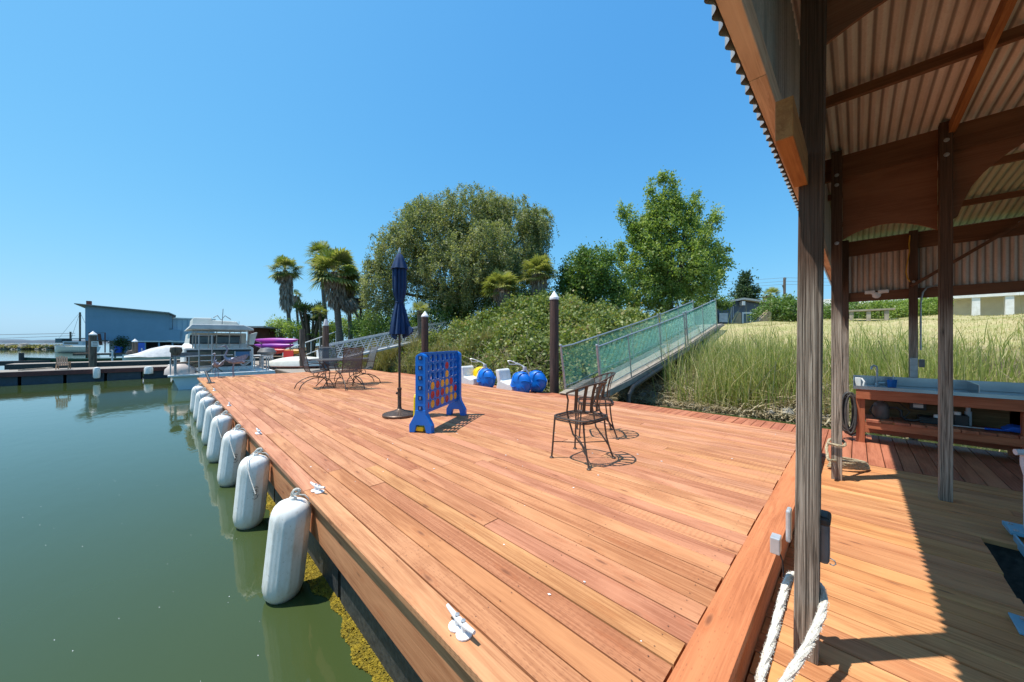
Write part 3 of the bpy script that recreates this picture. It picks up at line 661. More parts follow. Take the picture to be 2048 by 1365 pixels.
# ================================================================ ON THE DOCK
def cleat(loc,rz,label,src=None):
    if src: return dup(src,None,loc,rz,label)
    t=thing('dock_cleat',label,'cleat',loc,rz,'cleats along the water edge of the dock')
    q=MB(); n=14; pts=[];rs=[]
    for i in range(n+1):
        u=-1+2*i/n; pts.append((u*.098,0,.040+.012*abs(u)**2)); rs.append(.0125*(1-.42*abs(u)**1.4))
    q.tube(pts,rs,10); q.tube([(-.026,0,0),(-.022,0,.04)],.011,8); q.tube([(.026,0,0),(.022,0,.04)],.011,8); q.build('horn',M_GALV if False else M_CAP,t,smooth=True,world=False)
    q=MB(); q.lathe([(.034,0),(.034,.006),(.02,.011),(0,.011)],c=(-.028,0,.001),n=14); q.lathe([(.034,0),(.034,.006),(.02,.011),(0,.011)],c=(.028,0,.001),n=14); q.box((0,0,.005),(.05,.036,.008)); q.build('base',M_CAP,t,smooth=True,world=False)
    for xx in(-.022,.022): q=MB(); q.lathe([(.010,0),(.010,.004),(0,.005)],c=(xx,0,.052),n=10); q.build('bolt_head',M_GALV,t,world=False)
    return t
cl=cleat((-1.165,.86,0),R(-2),'large white cleat on the dock edge nearest the camera')
for (x,y),rz,l in zip([(-3.06,.85),(-5.55,.84),(-8.39,.82),(-11.23,.81)],[R(14),R(3),R(-4),R(6)],['white cleat on the dock edge beside the two nearest fenders','white cleat on the dock edge, third from the camera','small white cleat on the dock edge abreast of the fifth fender','farthest white cleat on the dock edge before the corner']): cleat((x,y,.001),rz,l,cl)
t=thing('rod_holder','dark metal bracket leaning up at the far water corner of the dock','bracket',(-13.6,.86,0))
q=MB(); q.tube([(-13.4,.88,.0),(-14.1,.82,.30)],.035,10); q.build('tube',M_BLACK,t,smooth=True); q=MB(); q.b2(-13.5,-13.25,.80,.98,.002,.02); q.build('base',M_IRON,t)
# ---- fenders
def fender(loc,rz,label,src=None):
    if src: return dup(src,None,loc,rz,label)
    t=thing('dock_fender',label,'fender',loc,rz,'white fenders hanging along the dock edge')
    q=MB(); r=.135; prof=[(.0,-.705),(.05,-.703),(.09,-.685),(.118,-.65),(.132,-.60),(r,-.56)]+[(r,-.56+.48*i/8) for i in range(1,9)]+[(.131,-.045),(.118,-.01),(.095,.018),(.06,.035),(.028,.042),(.024,.06),(0,.062)]
    q.lathe(prof,n=96,mod=lambda a,z:1+(.030*max(0,math.cos(a*12))**2 if -.59<z<-.07 else 0)); q.build('body',M_FEND,t,smooth=True,world=False)
    return t
fpx=[(596,997),(526,910),(483,860),(456,831),(438,811),(424,795),(413,782),(403,772)]
ords=['nearest the camera, showing moulded ribs','second from the camera, with black marks','third from the camera','fourth from the camera','fifth from the camera','sixth from the camera','seventh from the camera','at the far end, by the white boat']
kn=[]; f0=None
for i,(x,y) in enumerate(fpx):
    g=G(x,y,0.0); X=g.x; Yk=ye(X)
    loc=(X-.02,Yk-.10-(.012 if i%2 else 0),-.03-random.uniform(0,.02)); kn.append((X,Yk))
    lab='white dock fender '+ords[i]
    f=fender(loc,random.uniform(0,6) if i else .2,lab,f0)
    f.rotation_euler=(R(-5.5+random.uniform(-1.5,1.5)),R(random.uniform(-2,3)),0)
    f0=f0 or f
    r=thing('fender_line','thin line tying the white fender '+ords[i].replace(', showing moulded ribs','').replace(', with black marks',''),'rope',(X,Yk,0),0,'thin lines tying the fenders')
    q=rope([(loc[0],loc[1],loc[2]+.035),(loc[0]-.004,loc[1]+.0,.04),(X-.012,Yk-.09,.068),(X,Yk-.065,.075),(X+.010,Yk-.05,.055),(X+.004,Yk-.075,.035),(X-.016,Yk-.10,.04),(X-.012,Yk-.09,.06)],.0105,'knot',M_ROPE,r)
    q=MB(); q.tube([(X-.012,Yk-.08,.03),(X,Yk-.02,.012),(X+.02,Yk+.004,-.02),(X+.02,Yk+.01,-.06)],.005,6); q.build('lashing',M_ROPE,r,smooth=True)
    if i>0:
        Xn,Yn=kn[i-1]; q=MB()
        q.tube([(loc[0]+.01,loc[1]-.01,.04),(loc[0]+.07,loc[1]-.07,.015),(loc[0]+.13,loc[1]-.085,-.05),(loc[0]+.20,loc[1]-.07,-.16),(loc[0]+.30,loc[1]-.04,-.30)],.0048,6); q.build('line',M_ROPE,r,smooth=True)
# black hand written marks on the second and third fender
fd=[o for o in bpy.data.objects if o.name.startswith('dock_fender')]
def marks(f,sc):
    L=Vector(f.location); tocam=(Vector((0,0,0))-Vector((L.x,L.y,0))).normalized(); tocam=Matrix.Rotation(R(12),3,'Z')@tocam; side=tocam.cross(Vector((0,0,1)))
    q=MB()
    def st(pl):
        pts=[]
        for u,v in pl:
            a=u*sc/.137; pts.append((tocam*math.cos(a)+side*math.sin(a))*.1385+Vector((0,0,-.30+v*sc)))
        q.tube(pts,.0022,4)
    st([(-.02,.045),(.0,.055),(.02,.045),(.022,.025),(.005,.02),(-.012,.026)]); st([(.0,.02),(-.014,.005),(.0,-.008),(.02,-.004),(.022,.008)])
    st([(-.01,-.018),(.016,-.016)]);st([(-.012,-.028),(.018,-.026)]);st([(-.02,-.05),(-.026,-.03),(-.018,-.062),(.0,-.07),(.02,-.062)])
    o=q.build('ink_mark',M_INK,None); o.parent=f
    o.rotation_euler=(0,0,-f.rotation_euler[2])
marks(fd[1],1.0); marks(fd[2],.9)
# ---- umbrella
uc=G(799,832,0); 
t=thing('patio_umbrella','closed navy blue patio umbrella tied at the middle on a bronze pole','umbrella',(uc.x,uc.y,.0))
def um(a,z):
    d=z-1.28; base=1
    k=.20*(abs(math.cos(5*a+.5*math.sin(z*2.2)))**.6*2-1.2)+.10*math.cos(3*a+z*2)+.04*math.sin(17*a)
    return 1+k*(1 if abs(z-1.86)>.05 else .35)
q=MB(); q.lathe([(.02,2.64),(.05,2.62),(.075,2.55),(.105,2.46),(.128,2.40),(.118,2.385),(.07,2.41)][::-1],n=64,mod=um,world=False) if False else q.lathe([(.02,2.645),(.05,2.62),(.078,2.55),(.108,2.46),(.132,2.395),(.10,2.40),(.05,2.5)],n=64,mod=lambda a,z:1+.09*math.cos(8*a)*(1 if z<2.5 else .3)); q.build('top_vent',M_NAVY,t,smooth=True,world=False)
q=MB(); q.lathe([(.05,2.50),(.088,2.42),(.092,2.3),(.090,2.1),(.082,1.98),(.068,1.90),(.058,1.86),(.066,1.80),(.090,1.70),(.115,1.58),(.135,1.46),(.148,1.37),(.150,1.33),(.13,1.36),(.06,1.5)],n=96,mod=um); q.build('canopy',M_NAVY,t,smooth=True,world=False)
q=MB(); q.prism([(0,0,1.62),(.10,.03,1.50),(.235,.06,1.42),(.24,.05,1.36),(.13,.03,1.30),(.02,0,1.26)],(.02,.03,0),(-.01,.03,0)); q.prism([(0,0,1.5),(-.10,-.02,1.36),(-.09,-.03,1.29),(.0,0,1.24),(.05,0,1.3)],(0,-.08,0),(-.01,.03,0)); q.build('hem_flap',M_NAVY,t,world=False,bevel=.008)
q=MB(); q.tube([(.062*math.cos(a),.062*math.sin(a),1.86+.01*math.sin(a)) for a in [2*PI*i/24 for i in range(24)]],.011,6,closed=True); q.build('tie_strap',M_NAVY,t,smooth=True,world=False)
q=MB(); q.tube([(0,0,.05),(0,0,2.66)],.019,12); q.build('pole',M_POLE,t,smooth=True,world=False)
q=MB(); q.lathe([(.022,2.645),(.026,2.66),(.02,2.70),(.012,2.72),(.013,2.735),(0,2.745)],n=14); q.build('finial',M_GALV,t,smooth=True,world=False)
b=thing('umbrella_base','round bronze coloured cast umbrella base with radial fluting','umbrella base',(uc.x,uc.y,0))
q=MB(); q.lathe([(.262,.0),(.268,.012),(.265,.035),(.252,.045),(.24,.044)]+[(.24-.022*i,.046+.006*i) for i in range(1,8)]+[(.07,.10),(.05,.105),(.036,.12)],n=120,mod=lambda a,z:1+(.028*math.cos(a*30) if .048<z<.095 else 0)); q.build('disc',M_BRONZE,b,smooth=True,world=False)
q=MB(); q.lathe([(.036,.11),(.034,.14),(.030,.15),(.030,.42),(.036,.425),(.036,.455),(.024,.46)],n=20); q.tube([(-.03,0,.36),(-.075,0,.36)],.008,8); q.lathe([(0,-.014),(.022,-.012),(.022,.012),(0,.014)],c=(-.08,0,.36),n=10,M=Matrix.Rotation(R(90),3,'Y')); q.build('sleeve',M_BRONZE,b,smooth=True,world=False)
# ---- giant four in a row game
ga=Vector((-4.075,2.36,0)); gb=Vector((-4.69,3.405,0)); gd=(gb-ga).normalized(); gn=Vector((gd.y,-gd.x,0)); Lg=(gb-ga).length
gt=thing('giant_game','giant blue four in a row game frame with red and yellow discs','lawn game',tuple((ga+gb)/2))
GM=Matrix((gd,-gn,Vector((0,0,1)))).transposed()   # local x along board, y depth
class GB(MB):
    pass
def g2w(q):   # transform local -> world
    q.v=[tuple(GM@Vector(v)+ga) for v in q.v]; return q
cw=(Lg-.13)/7; chh=.128; zb=.27; r0=.0575
q=MB()
for side,ys in((0,-.024),(1,.024)):
    for i in range(7):
        for j in range(6):
            cx=.065+cw*(i+.5); cz=zb+chh*(j+.5); n=20; inner=[];outer=[]
            for k in range(n):
                a=2*PI*k/n; ca,sa=math.cos(a),math.sin(a); sc=1/max(abs(ca)/(cw/2),abs(sa)/(chh/2))
                inner.append((cx+r0*ca,ys,cz+r0*sa)); outer.append((cx+sc*ca,ys,cz+sc*sa))
            iw=[(x,ys*.8,z) for x,y,z in inner]
            vs=inner+outer+iw
            f=[(k,(k+1)%n,n+(k+1)%n,n+k) for k in range(n)]+[(k,(k+1)%n,2*n+(k+1)%n,2*n+k) for k in range(n)]
            q.add(vs,f)
for i in range(8): x=.065+cw*i; q.b2(x-.005,x+.005,-.0235,.0235,zb,zb+6*chh)
q.b2(.05,Lg-.05,-.03,-.016,zb+6*chh+.0005,zb+6*chh+.022); q.b2(.05,Lg-.05,.016,.03,zb+6*chh+.0005,zb+6*chh+.022); q.b2(.05,Lg-.05,-.03,.03,zb-.03,zb-.001)
g2w(q).build('grid',M_BLUEP,gt)
for nm,x0 in(('side_post',0.0),('side_post',Lg-.075)):
    q=MB(); zt=1.05; n=10
    prof=[(-.075,0,.0),(-.075,0,zt-.05)]+[(-.075+.0375*(1-math.cos(PI*i/n))*2*1.0 if False else -.075+.15*i/n,0,zt-.05+.05*math.sin(PI*i/n)**.6) for i in range(1,n)]+[(.075,0,zt-.05),(.075,0,.0)]
    poly=[(x0,y,z+.0 if z>0 else .26) for y,_,z in prof]
    q.prism(poly,(0,0,0),(.075,0,0))
    # splayed feet
    q.prism([(x0,-.075,.30),(x0,.075,.30),(x0,.085,.24),(x0,.165,.10),(x0,.165,.0),(x0,.085,.0),(x0,.06,.10),(x0,-.06,.10),(x0,-.085,.0),(x0,-.165,.0),(x0,-.165,.10),(x0,-.085,.24)],(-.004,0,0),(.083,0,0))
    g2w(q).build(nm,M_BLUEP,gt,bevel=.006)
q=MB()
for zz in [.30+.133*i for i in range(6)]:
    q.b2(-.0065,.0,-.028,.028,zz,zz+.055)
g2w(q).build('slot',mat('dark_blue_recess',(.0,.02,.10),scale=3,bump=0),gt)
q=MB(); 
for zz in [.30+.133*i for i in range(6)]: q.b2(-.009,-.0062,-.003,.003,zz+.012,zz+.045)
g2w(q).build('slot_clip',M_CAP,gt)
q=MB()
for zz in [.30+.133*i for i in range(6)]: q.b2(Lg-.078,Lg-.072,-.062,-.052,zz+.02,zz+.06)
rows={1:{5:'r'},2:{5:'y'},3:{2:'y',3:'r',4:'y',5:'y',6:'r'},4:{1:'y',2:'r',3:'r',4:'r',5:'y',6:'y',7:'r'},5:{1:'r',2:'y',3:'r',4:'y',5:'r',6:'y',7:'y'}}
k=0
for rw,d in rows.items():
    for c,colr in d.items():
        cx=.065+cw*(c-.5); cz=zb+chh*(5-rw+.5); q=MB()
        q.lathe([(0,-.024),(.045,-.024),(.048,-.026),(.054,-.026),(.056,-.022),(.056,.022),(.054,.026),(.048,.026),(.045,.024),(0,.024)],c=(cx,0,cz),n=24,M=Matrix.Rotation(R(90),3,'X'))
        g2w(q); o=q.build('game_disc',M_DISCR if colr=='r' else M_DISCY,None,smooth=True)
        rn=['first','second','third','fourth','fifth'][5-rw]; cn=['first','second','third','fourth','fifth','sixth','seventh'][c-1]
        me=o.data; cc=GM@Vector((cx,0,cz))+ga
        me.transform(Matrix.Translation(-cc)); o.location=cc
        tag(o,('red' if colr=='r' else 'yellow')+' game disc, %s row from below, %s column from the near end'%(rn,cn),'game disc','red and yellow discs in the blue game')
# little white catches at the hole rims
q=MB()
for i in range(7):
    for j in range(6):
        rw=5-j; 
        if rows.get(rw,{}).get(i+1): continue
        cx=.065+cw*(i+.5); cz=zb+chh*j+.012
        for dx in(-.03,.012): q.tube([(cx+dx,-.026,cz+.012),(cx+dx+.008,-.030,cz+.002),(cx+dx+.016,-.030,cz+.008)],.0018,4)
g2w(q).build('catch',M_CAP,gt)
q=MB(); q.prism([(.01,.09,.02),(.03,.09,.46),(.05,.09,.50),(.12,.09,.50),(.12,.09,.02)],(0,0,0),(0,.03,0)); q.b2(.02,.30,-.03,.11,.015,.075)
g2w(q); q.build('disc_tray',M_YEL,gt,bevel=.008)
# ---- wrought iron chairs (front of the chair towards -x in its own frame)
def iron_chair(loc,rz,label,src=None):
    if src: return dup(src,None,loc,rz,label)
    t=thing('iron_chair',label,'chair',loc,rz,'low backed wrought iron chairs')
    hz=.435
    def rim(u):   # seat outline, u 0..1
        a=2*PI*u; ca,sa=math.cos(a),math.sin(a); e=.46
        return Vector((.215*math.copysign(abs(ca)**e,ca),.235*math.copysign(abs(sa)**e,sa),0))
    q=MB(); q.tube([rim(i/48)+Vector((0,0,hz)) for i in range(48)],.011,6,closed=True); q.tube([rim(i/48)*.995+Vector((0,0,hz-.022)) for i in range(48)],.008,6,closed=True); q.build('seat_rim',M_IRON,t,smooth=True,world=False)
    q=MB(); 
    def half(c,axis):
        lo=0
        best=0
        for i in range(240):
            p=rim(i/240); 
            if axis=='x' and abs(p.x-c)<.008: best=max(best,abs(p.y))
            if axis=='y' and abs(p.y-c)<.008: best=max(best,abs(p.x))
        return best
    n=26
    for i in range(n):
        x=-.205+.41*i/(n-1); h=half(x,'x')
        if h>.01: q.b2(x-.0014,x+.0014,-h,h,hz-.003,hz+.0)
    n=8
    for i in range(n):
        y=-.225+.45*i/(n-1); h=half(y,'y')
        if h>.01: q.b2(-h,h,y-.0012,y+.0012,hz-.005,hz-.003)
    q.build('seat_mesh',M_IRON,t,world=False)
    for sy in(-1,1):
        q=MB(); q.tube([(-.19,.19*sy,hz-.01),(-.195,.195*sy,hz-.1),(-.20,.20*sy,.25),(-.212,.205*sy,.08),(-.218,.21*sy,.008)],.0095,8); q.lathe([(.022,0),(.022,.008),(.012,.016)],c=(-.218,.21*sy,0),n=12); q.build('leg',M_IRON,t,smooth=True,world=False)
    for sy in(-1,1):
        q=MB(); q.tube([(.16,.195*sy,hz-.012),(.165,.195*sy,.34),(.18,.20*sy,.22),(.205,.21*sy,.12),(.235,.225*sy,.03),(.245,.232*sy,.008)],.0095,8); q.lathe([(.022,0),(.022,.008),(.012,.016)],c=(.245,.232*sy,0),n=12); q.build('leg',M_IRON,t,smooth=True,world=False)
    q=MB(); q.tube([(-.20,-.20,.17),(0,0,.16),(.19,.205,.17)],.005,6); q.tube([(-.20,.20,.17),(0,0,.168),(.19,-.205,.17)],.005,6)
    q.build('stretcher',M_IRON,t,smooth=True,world=False)
    def back(u,k):  # u -1..1 across, k 0 lower rail,1 upper rail
        a=u*R(78); rr=.235+.05*k; x=-.06+.02*k+ (rr+.03)*math.cos(a)*.92; y=rr*math.sin(a)
        z=(hz+.075 if k==0 else hz+.365-.10*abs(u)**2.2)
        if k==0: z+=.0
        return Vector((x,y,z))
    q=MB(); q.tube([back(-1+2*i/28,1) for i in range(29)],.0095,8); q.tube([back(-1+2*i/28,0) for i in range(29)],.007,8)
    for sy in(-1,1): q.tube([back(sy,1),back(sy,1).lerp(back(sy,0),.35)+Vector((.018,0,0)),back(sy,0),Vector((-.02+.03,.225*sy,hz-.0)),Vector((.05,.21*sy,hz-.14)),Vector((.15,.20*sy,.2)),Vector((.205,.215*sy,.12))],.009,8)
    q.build('back_frame',M_IRON,t,smooth=True,world=False)
    for i in range(7):
        u=-.74+1.48*i/6; q=MB(); a=back(u,0);b=back(u,1); nrm=Vector((math.cos(u*R(78)),math.sin(u*R(78)),0)); tn=Vector((-nrm.y,nrm.x,0))
        pts=[a.lerp(b,k/5)+nrm*(-.018*math.sin(PI*k/5)) for k in range(6)]
        for k in range(5):
            p0,p1=pts[k],pts[k+1]; w_=.0165
            q.add([p0-tn*w_,p0+tn*w_,p1+tn*w_,p1-tn*w_,p0-tn*w_+nrm*.003,p0+tn*w_+nrm*.003,p1+tn*w_+nrm*.003,p1-tn*w_+nrm*.003],[(0,1,2,3),(7,6,5,4),(0,3,7,4),(1,5,6,2)])
        q.build('back_slat',M_IRON,t,world=False)
    return t
ch=iron_chair((-2.02,3.03,0),R(0),'low backed wrought iron chair nearest the camera on the open dock')
iron_chair((-2.42,3.96,0),R(38),'low backed wrought iron chair standing behind the nearer iron chair',ch)
# ---- table set
tc=Vector((-10.13,3.37,0))
t=thing('patio_table','oval dark wrought iron mesh table with curved legs on the dock','table',tuple(tc),R(90))
q=MB(); rx,ry=.76,.60
q.tube([(rx*math.cos(a),ry*math.sin(a),.735) for a in [2*PI*i/48 for i in range(48)]],.014,6,closed=True)
q.tube([(rx*math.cos(a),ry*math.sin(a),.705) for a in [2*PI*i/48 for i in range(48)]],.008,6,closed=True)
for i in range(50):
    x=-.74+1.48*i/49; h=ry*math.sqrt(max(0,1-(x/rx)**2)); q.b2(x-.006,x+.006,-h,h,.728,.734)
for i in range(26):
    y=-.58+1.16*i/25; h=rx*math.sqrt(max(0,1-(y/ry)**2)); q.b2(-h,h,y-.005,y+.005,.722,.728)
q.build('tabletop',M_MESHF,t,world=False)
for sx in(-1,1):
    for sy in(-1,1):
        q=MB(); q.tube([(.50*sx,.26*sy,.72),(.40*sx,.20*sy,.6),(.30*sx,.15*sy,.42),(.32*sx,.17*sy,.25),(.45*sx,.25*sy,.09),(.52*sx,.29*sy,.0)],.012,8); q.build('leg',M_IRON,t,smooth=True,world=False)
q=MB(); q.tube([(.31*math.cos(a),.17*math.sin(a),.36) for a in [2*PI*i/24 for i in range(24)]],.007,6,closed=True); q.build('ring',M_IRON,t,world=False)
def high_chair(loc,rz,label,src=None):
    if src: return dup(src,None,loc,rz,label)
    t=thing('spring_chair',label,'chair',loc,rz,'high backed spring chairs round the oval table')
    q=MB(); w_=.24
    prof=[(-.24,.44),(-.20,.455),(-.05,.44),(.14,.415),(.20,.42),(.235,.48),(.27,.62),(.30,.78),(.345,.93),(.37,1.03),(.40,1.065),(.43,1.06)]
    vs=[];n=len(prof)
    for x,z in prof: vs+=[(x,-w_,z),(x,w_,z)]
    fs=[(2*i,2*i+1,2*i+3,2*i+2) for i in range(n-1)]
    # woven sling: strips with gaps
    for i in range(n-1):
        (x0,z0),(x1,z1)=prof[i],prof[i+1]; L=math.hypot(x1-x0,z1-z0); m_=max(2,int(L/.016))
        for k in range(m_):
            a=k/m_;b=(k+.68)/m_
            q.add([(x0+(x1-x0)*a,-w_,z0+(z1-z0)*a),(x0+(x1-x0)*a,w_,z0+(z1-z0)*a),(x0+(x1-x0)*b,w_,z0+(z1-z0)*b),(x0+(x1-x0)*b,-w_,z0+(z1-z0)*b)],[(0,1,2,3)])
    for k in range(25):
        y=-w_+2*w_*k/24
        for i in range(n-1):
            (x0,z0),(x1,z1)=prof[i],prof[i+1]; q.add([(x0,y-.003,z0-.002),(x0,y+.003,z0-.002),(x1,y+.003,z1-.002),(x1,y-.003,z1-.002)],[(0,1,2,3)])
    q.build('sling',M_MESHF,t,world=False)
    q=MB()
    for sy in(-1,1): q.tube([(x,sy*w_,z) for x,z in prof],.010,6)
    for sy in(-1,1): q.tube([(.27,sy*w_,.64),(.15,sy*.27,.66),(-.12,sy*.285,.64),(-.20,sy*.28,.60),(-.19,sy*.26,.53),(-.15,sy*.25,.45)],.010,6)
    q.tube([(.43,-w_,1.06),(.43,w_,1.06)],.010,6); q.tube([(-.24,-w_,.44),(-.24,w_,.44)],.010,6)
    q.build('frame',M_IRON,t,smooth=True,world=False)
    for sy in(-1,1):
        q=MB(); q.tube([(-.33,sy*.23,.0),(-.31,sy*.225,.10),(-.25,sy*.215,.20),(-.14,sy*.2,.27),(.0,sy*.2,.29),(.14,sy*.2,.28),(.30,sy*.215,.22),(.42,sy*.225,.12),(.47,sy*.23,0)],.012,8); q.build('leg',M_IRON,t,smooth=True,world=False)
        q=MB(); q.tube([(-.02+.062*math.cos(a),sy*.2,.352+.058*math.sin(a)) for a in [R(100)+R(340)*i/18 for i in range(19)]],.009,6); q.build('spring',M_IRON,t,smooth=True,world=False)
    q=MB(); q.tube([(.36,-.22,.18),(.36,.22,.18)],.007,6); q.tube([(-.28,-.22,.16),(-.28,.22,.16)],.007,6); q.build('stretcher',M_IRON,t,world=False)
    return t
hc=high_chair((-10.04,2.78,0),R(-90),'high backed spring chair at the left end of the oval table')
high_chair((-10.17,3.98,0),R(90),'high backed spring chair at the right end of the oval table',hc)
high_chair((-10.85,3.38,0),R(180),'high backed spring chair on the far side of the oval table',hc)
high_chair((-9.42,3.35,0),R(0),'high backed spring chair with its back turned to the camera at the oval table',hc)
# ---- water tricycles on the walkway behind the dock
def trike(p,rz,label,wheels):
    t=thing('water_tricycle',label,'water tricycle',p,rz,'water tricycles parked behind the dock')
    q=MB(); q.prism([(-.42,0,.0),(-.36,0,.30),(-.43,0,.62),(-.36,0,.66),(-.30,0,.62),(-.24,0,.34),(.02,0,.26),(.16,0,.30),(.18,0,.12),(.10,0,.0)],(0,-.29,0),(0,.58,0)); q.build('seat',M_WPL,t,world=False,bevel=.03)
    q=MB(); q.b2(-.445,-.425,-.02,-.012,.46,.53); q.b2(-.445,-.425,.012,.02,.46,.53); q.b2(-.443,-.42,-.09,.09,.37,.385); q.build('seat_mark',M_BLACK,t,world=False)
    for nm,(x,y,m_) in enumerate(wheels):
        q=MB()
        def lug(a,z): return 1
        prof=[(0,-.15),(.08,-.16),(.19,-.15),(.27,-.10),(.305,-.035),(.30,-.012),(.292,0),(.30,.012),(.305,.035),(.27,.10),(.19,.15),(.08,.16),(0,.15)]
        q.lathe(prof,c=(x,y,.305),n=36,M=Matrix.Rotation(R(90),3,'X'))
        q.lathe([(.300,-.008),(.325,-.006),(.325,.006),(.300,.008)],c=(x,y,.305),n=36,M=Matrix.Rotation(R(90),3,'X'))
        w_=q.build('wheel',m_,t,smooth=True,world=False)
        q=MB()
        for k in range(6):
            a=2*PI*k/6
            for sy in(-1,1):
                pts=[]
                for u in range(5):
                    rr=[.318,.30,.255,.19,.10][u]; aa=a+.17*u; pts.append((x+rr*math.cos(aa),y+sy*[.015,.07,.125,.16,.165][u],.305+rr*math.sin(aa)))
                q.tube(pts,[.014,.016,.015,.012,.004],5)
        q.build('paddle_rib',m_,w_,smooth=True,world=False)
    q=MB(); q.tube([(.12,-.10,.28),(.20,-.06,.50),(.30,0,.62),(.42,.0,.66),(.48,.05,.55),(.46,.10,.34)],.022,8); q.tube([(.20,.1,.40),(.28,.03,.60)],.018,8); q.build('frame',M_WHITE,t,smooth=True,world=False)
    q=MB(); q.lathe([(0,-.06),(.05,-.05),(.055,.05),(0,.06)],c=(.38,0,.68),n=12); q.build('crank',M_ALU,t,smooth=True,world=False)
    q=MB(); q.tube([(.36,0,.72),(.24,-.02,.80),(.02,-.18,.90),(-.05,-.20,.90),(-.06,-.10,.80),(-.04,.12,.78),(.02,.14,.80),(.24,.02,.78),(.36,0,.74)],.014,8); q.build('handlebar',M_ALU,t,smooth=True,world=False)
    return t
# rz: wheels towards camera right
trike((-6.9,6.95,LZ),R(12),'water tricycle with white seat and two blue wheels beside the tall piling',[(.42,-.25,M_BLUEP),(.55,.36,M_BLUEP)])
trike((-8.6,6.95,LZ),R(12),'water tricycle with white seat, one yellow and one blue wheel',[(.62,-.25,M_BLUEP),(-.02,.30,M_YEL)])
# ---- pilings
def piling(x,y,r,ztop,label,m=M_PILE,cap=True,grp='pilings standing round the docks',zb=-2.2,lean=0):
    t=thing('piling',label,'piling',(x,y,WZ),0,grp)
    q=MB(); n=8; prof=[(r*(1.04-.05*i/n),zb+(ztop-.0-zb)*i/n) for i in range(n+1)]
    q.lathe(prof,c=(x,y,0),n=20,mod=lambda a,z:1+.02*math.sin(a*3+z)); q.build('pole',m,t,smooth=True)
    if cap:
        q=MB(); q.lathe([(r*1.06,ztop-.06),(r*1.07,ztop+.0),(0,ztop+.21)],c=(x,y,0),n=24); q.build('cap',M_CAP,t)
    return t
def pat(px_,F,wpx,ytop): p=P(px_,ytop,F); return p.x,p.y,wpx*F/FPX/2,p.z
x,y,r,z=pat(1108.5,10.2,18,596); piling(x,y,r,z,'tall dark piling with white cone cap beside the green fenced ramp')
x,y,r,z=pat(850,15.0,13.6,632); piling(x,y,r,z,'dark piling with white cone cap behind the blue game')
x,y,r,z=pat(651.5,15.2,12,652); t_=piling(x,y,r,z,'thick weathered piling behind the oval table, broken plastic cap on top',M_PILEG,False)
q=MB(); q.tube([(x,y,z),(x+.02,y,z+.12),(x+.03,y,z+.3)],[.10,.09,.05],12); q.build('broken_cap',M_WPL,t_,smooth=True)
x,y,r,z=pat(604.5,17.2,10,659); piling(x,y,r,z,'grey flat topped piling left of the oval table',M_PILEG,False)
x,y,r,z=pat(186,22.0,10.5,669); t_=piling(x,y,r,z,'brown piling with white cap and small sign by the blue boathouse',M_PILEG)
q=MB(); p=Vector((x,y,0)); d=(-p).normalized(); s=d.cross(Vector((0,0,1))); c0=p+d*(r*1.1)-s*.08; q.box((c0.x,c0.y,z-.62),(.03,.30,.34),M=Matrix((d,s,Vector((0,0,1)))).transposed()); sg=q.build('sign',M_WHITE,t_)
q=MB(); c1=c0+d*.018
for k in range(3): q.box((c1.x,c1.y,z-.53-.09*k),(.004,.2,.035),M=Matrix((d,s,Vector((0,0,1)))).transposed())
q.build('lettering',M_GREY,sg)
x,y,r,z=pat(270,28,8,683); piling(x,y,r,z,'grey piling with white cap under the boathouse edge',M_PILEG)
# ---- ramps
def rampz(Y): 
    pts=[(7.4,-.20),(8.1,-.17),(9.7,.14),(12,.57),(14.3,1.03),(18.5,1.95),(19.8,2.12)]
    for (a,za),(b,zb_) in zip(pts,pts[1:]):
        if Y<=b: return za+(zb_-za)*(Y-a)/(b-a)
    return pts[-1][1]
rt=thing('access_ramp','sloping grey timber ramp with green chain link sides up to the lawn','ramp',(-5.25,13,0))
XA,XB=-4.72,-5.72
q=MB(); Y=7.55
while Y<19.7:
    e=Y+.14; q.add([(XA,Y+.004,rampz(Y)+.02),(XB,Y+.004,rampz(Y)+.02),(XB,e-.004,rampz(e)+.02),(XA,e-.004,rampz(e)+.02),(XA,Y+.004,rampz(Y)-.02),(XB,Y+.004,rampz(Y)-.02),(XB,e-.004,rampz(e)-.02),(XA,e-.004,rampz(e)-.02)],[(0,1,2,3),(7,6,5,4),(0,4,5,1),(2,6,7,3),(1,5,6,2),(0,3,7,4)],rnd=random.random()); Y=e
q.build('deck_board',M_OLDWX,rt)
for X in(XA+.02,XB-.02):
    q=MB(); ys_=[7.6,9.7,12,14.3,18.5,19.8]
    for a,b in zip(ys_,ys_[1:]): q.beam((X,a,rampz(a)-.10),(X,b,rampz(b)-.10),.05,.16,rnd=random.random())
    q.build('side_beam',M_OLDWX,rt)
q=MB(); q.prism([(XB+.03,7.5,-.17),(XB+.03,8.9,.02+.12),(XB+.03,8.9,-.05),(XB+.03,7.6,-.2)],(0,0,0),(.22,0,0)); q.build('toe_board',M_OLDW,rt)
q=MB(); q.tube([(XA+.10,14.4,rampz(14.4)-.14),(XA+.12,12,rampz(12)-.16),(XA+.12,10.3,rampz(10.3)-.2),(XA+.12,9.6,.0-.1),(XA+.14,9.3,-.3),(XA+.14,9.25,-.7)],.07,10); q.build('drain_hose',M_RUBBER,rt,smooth=True)
FH=1.27
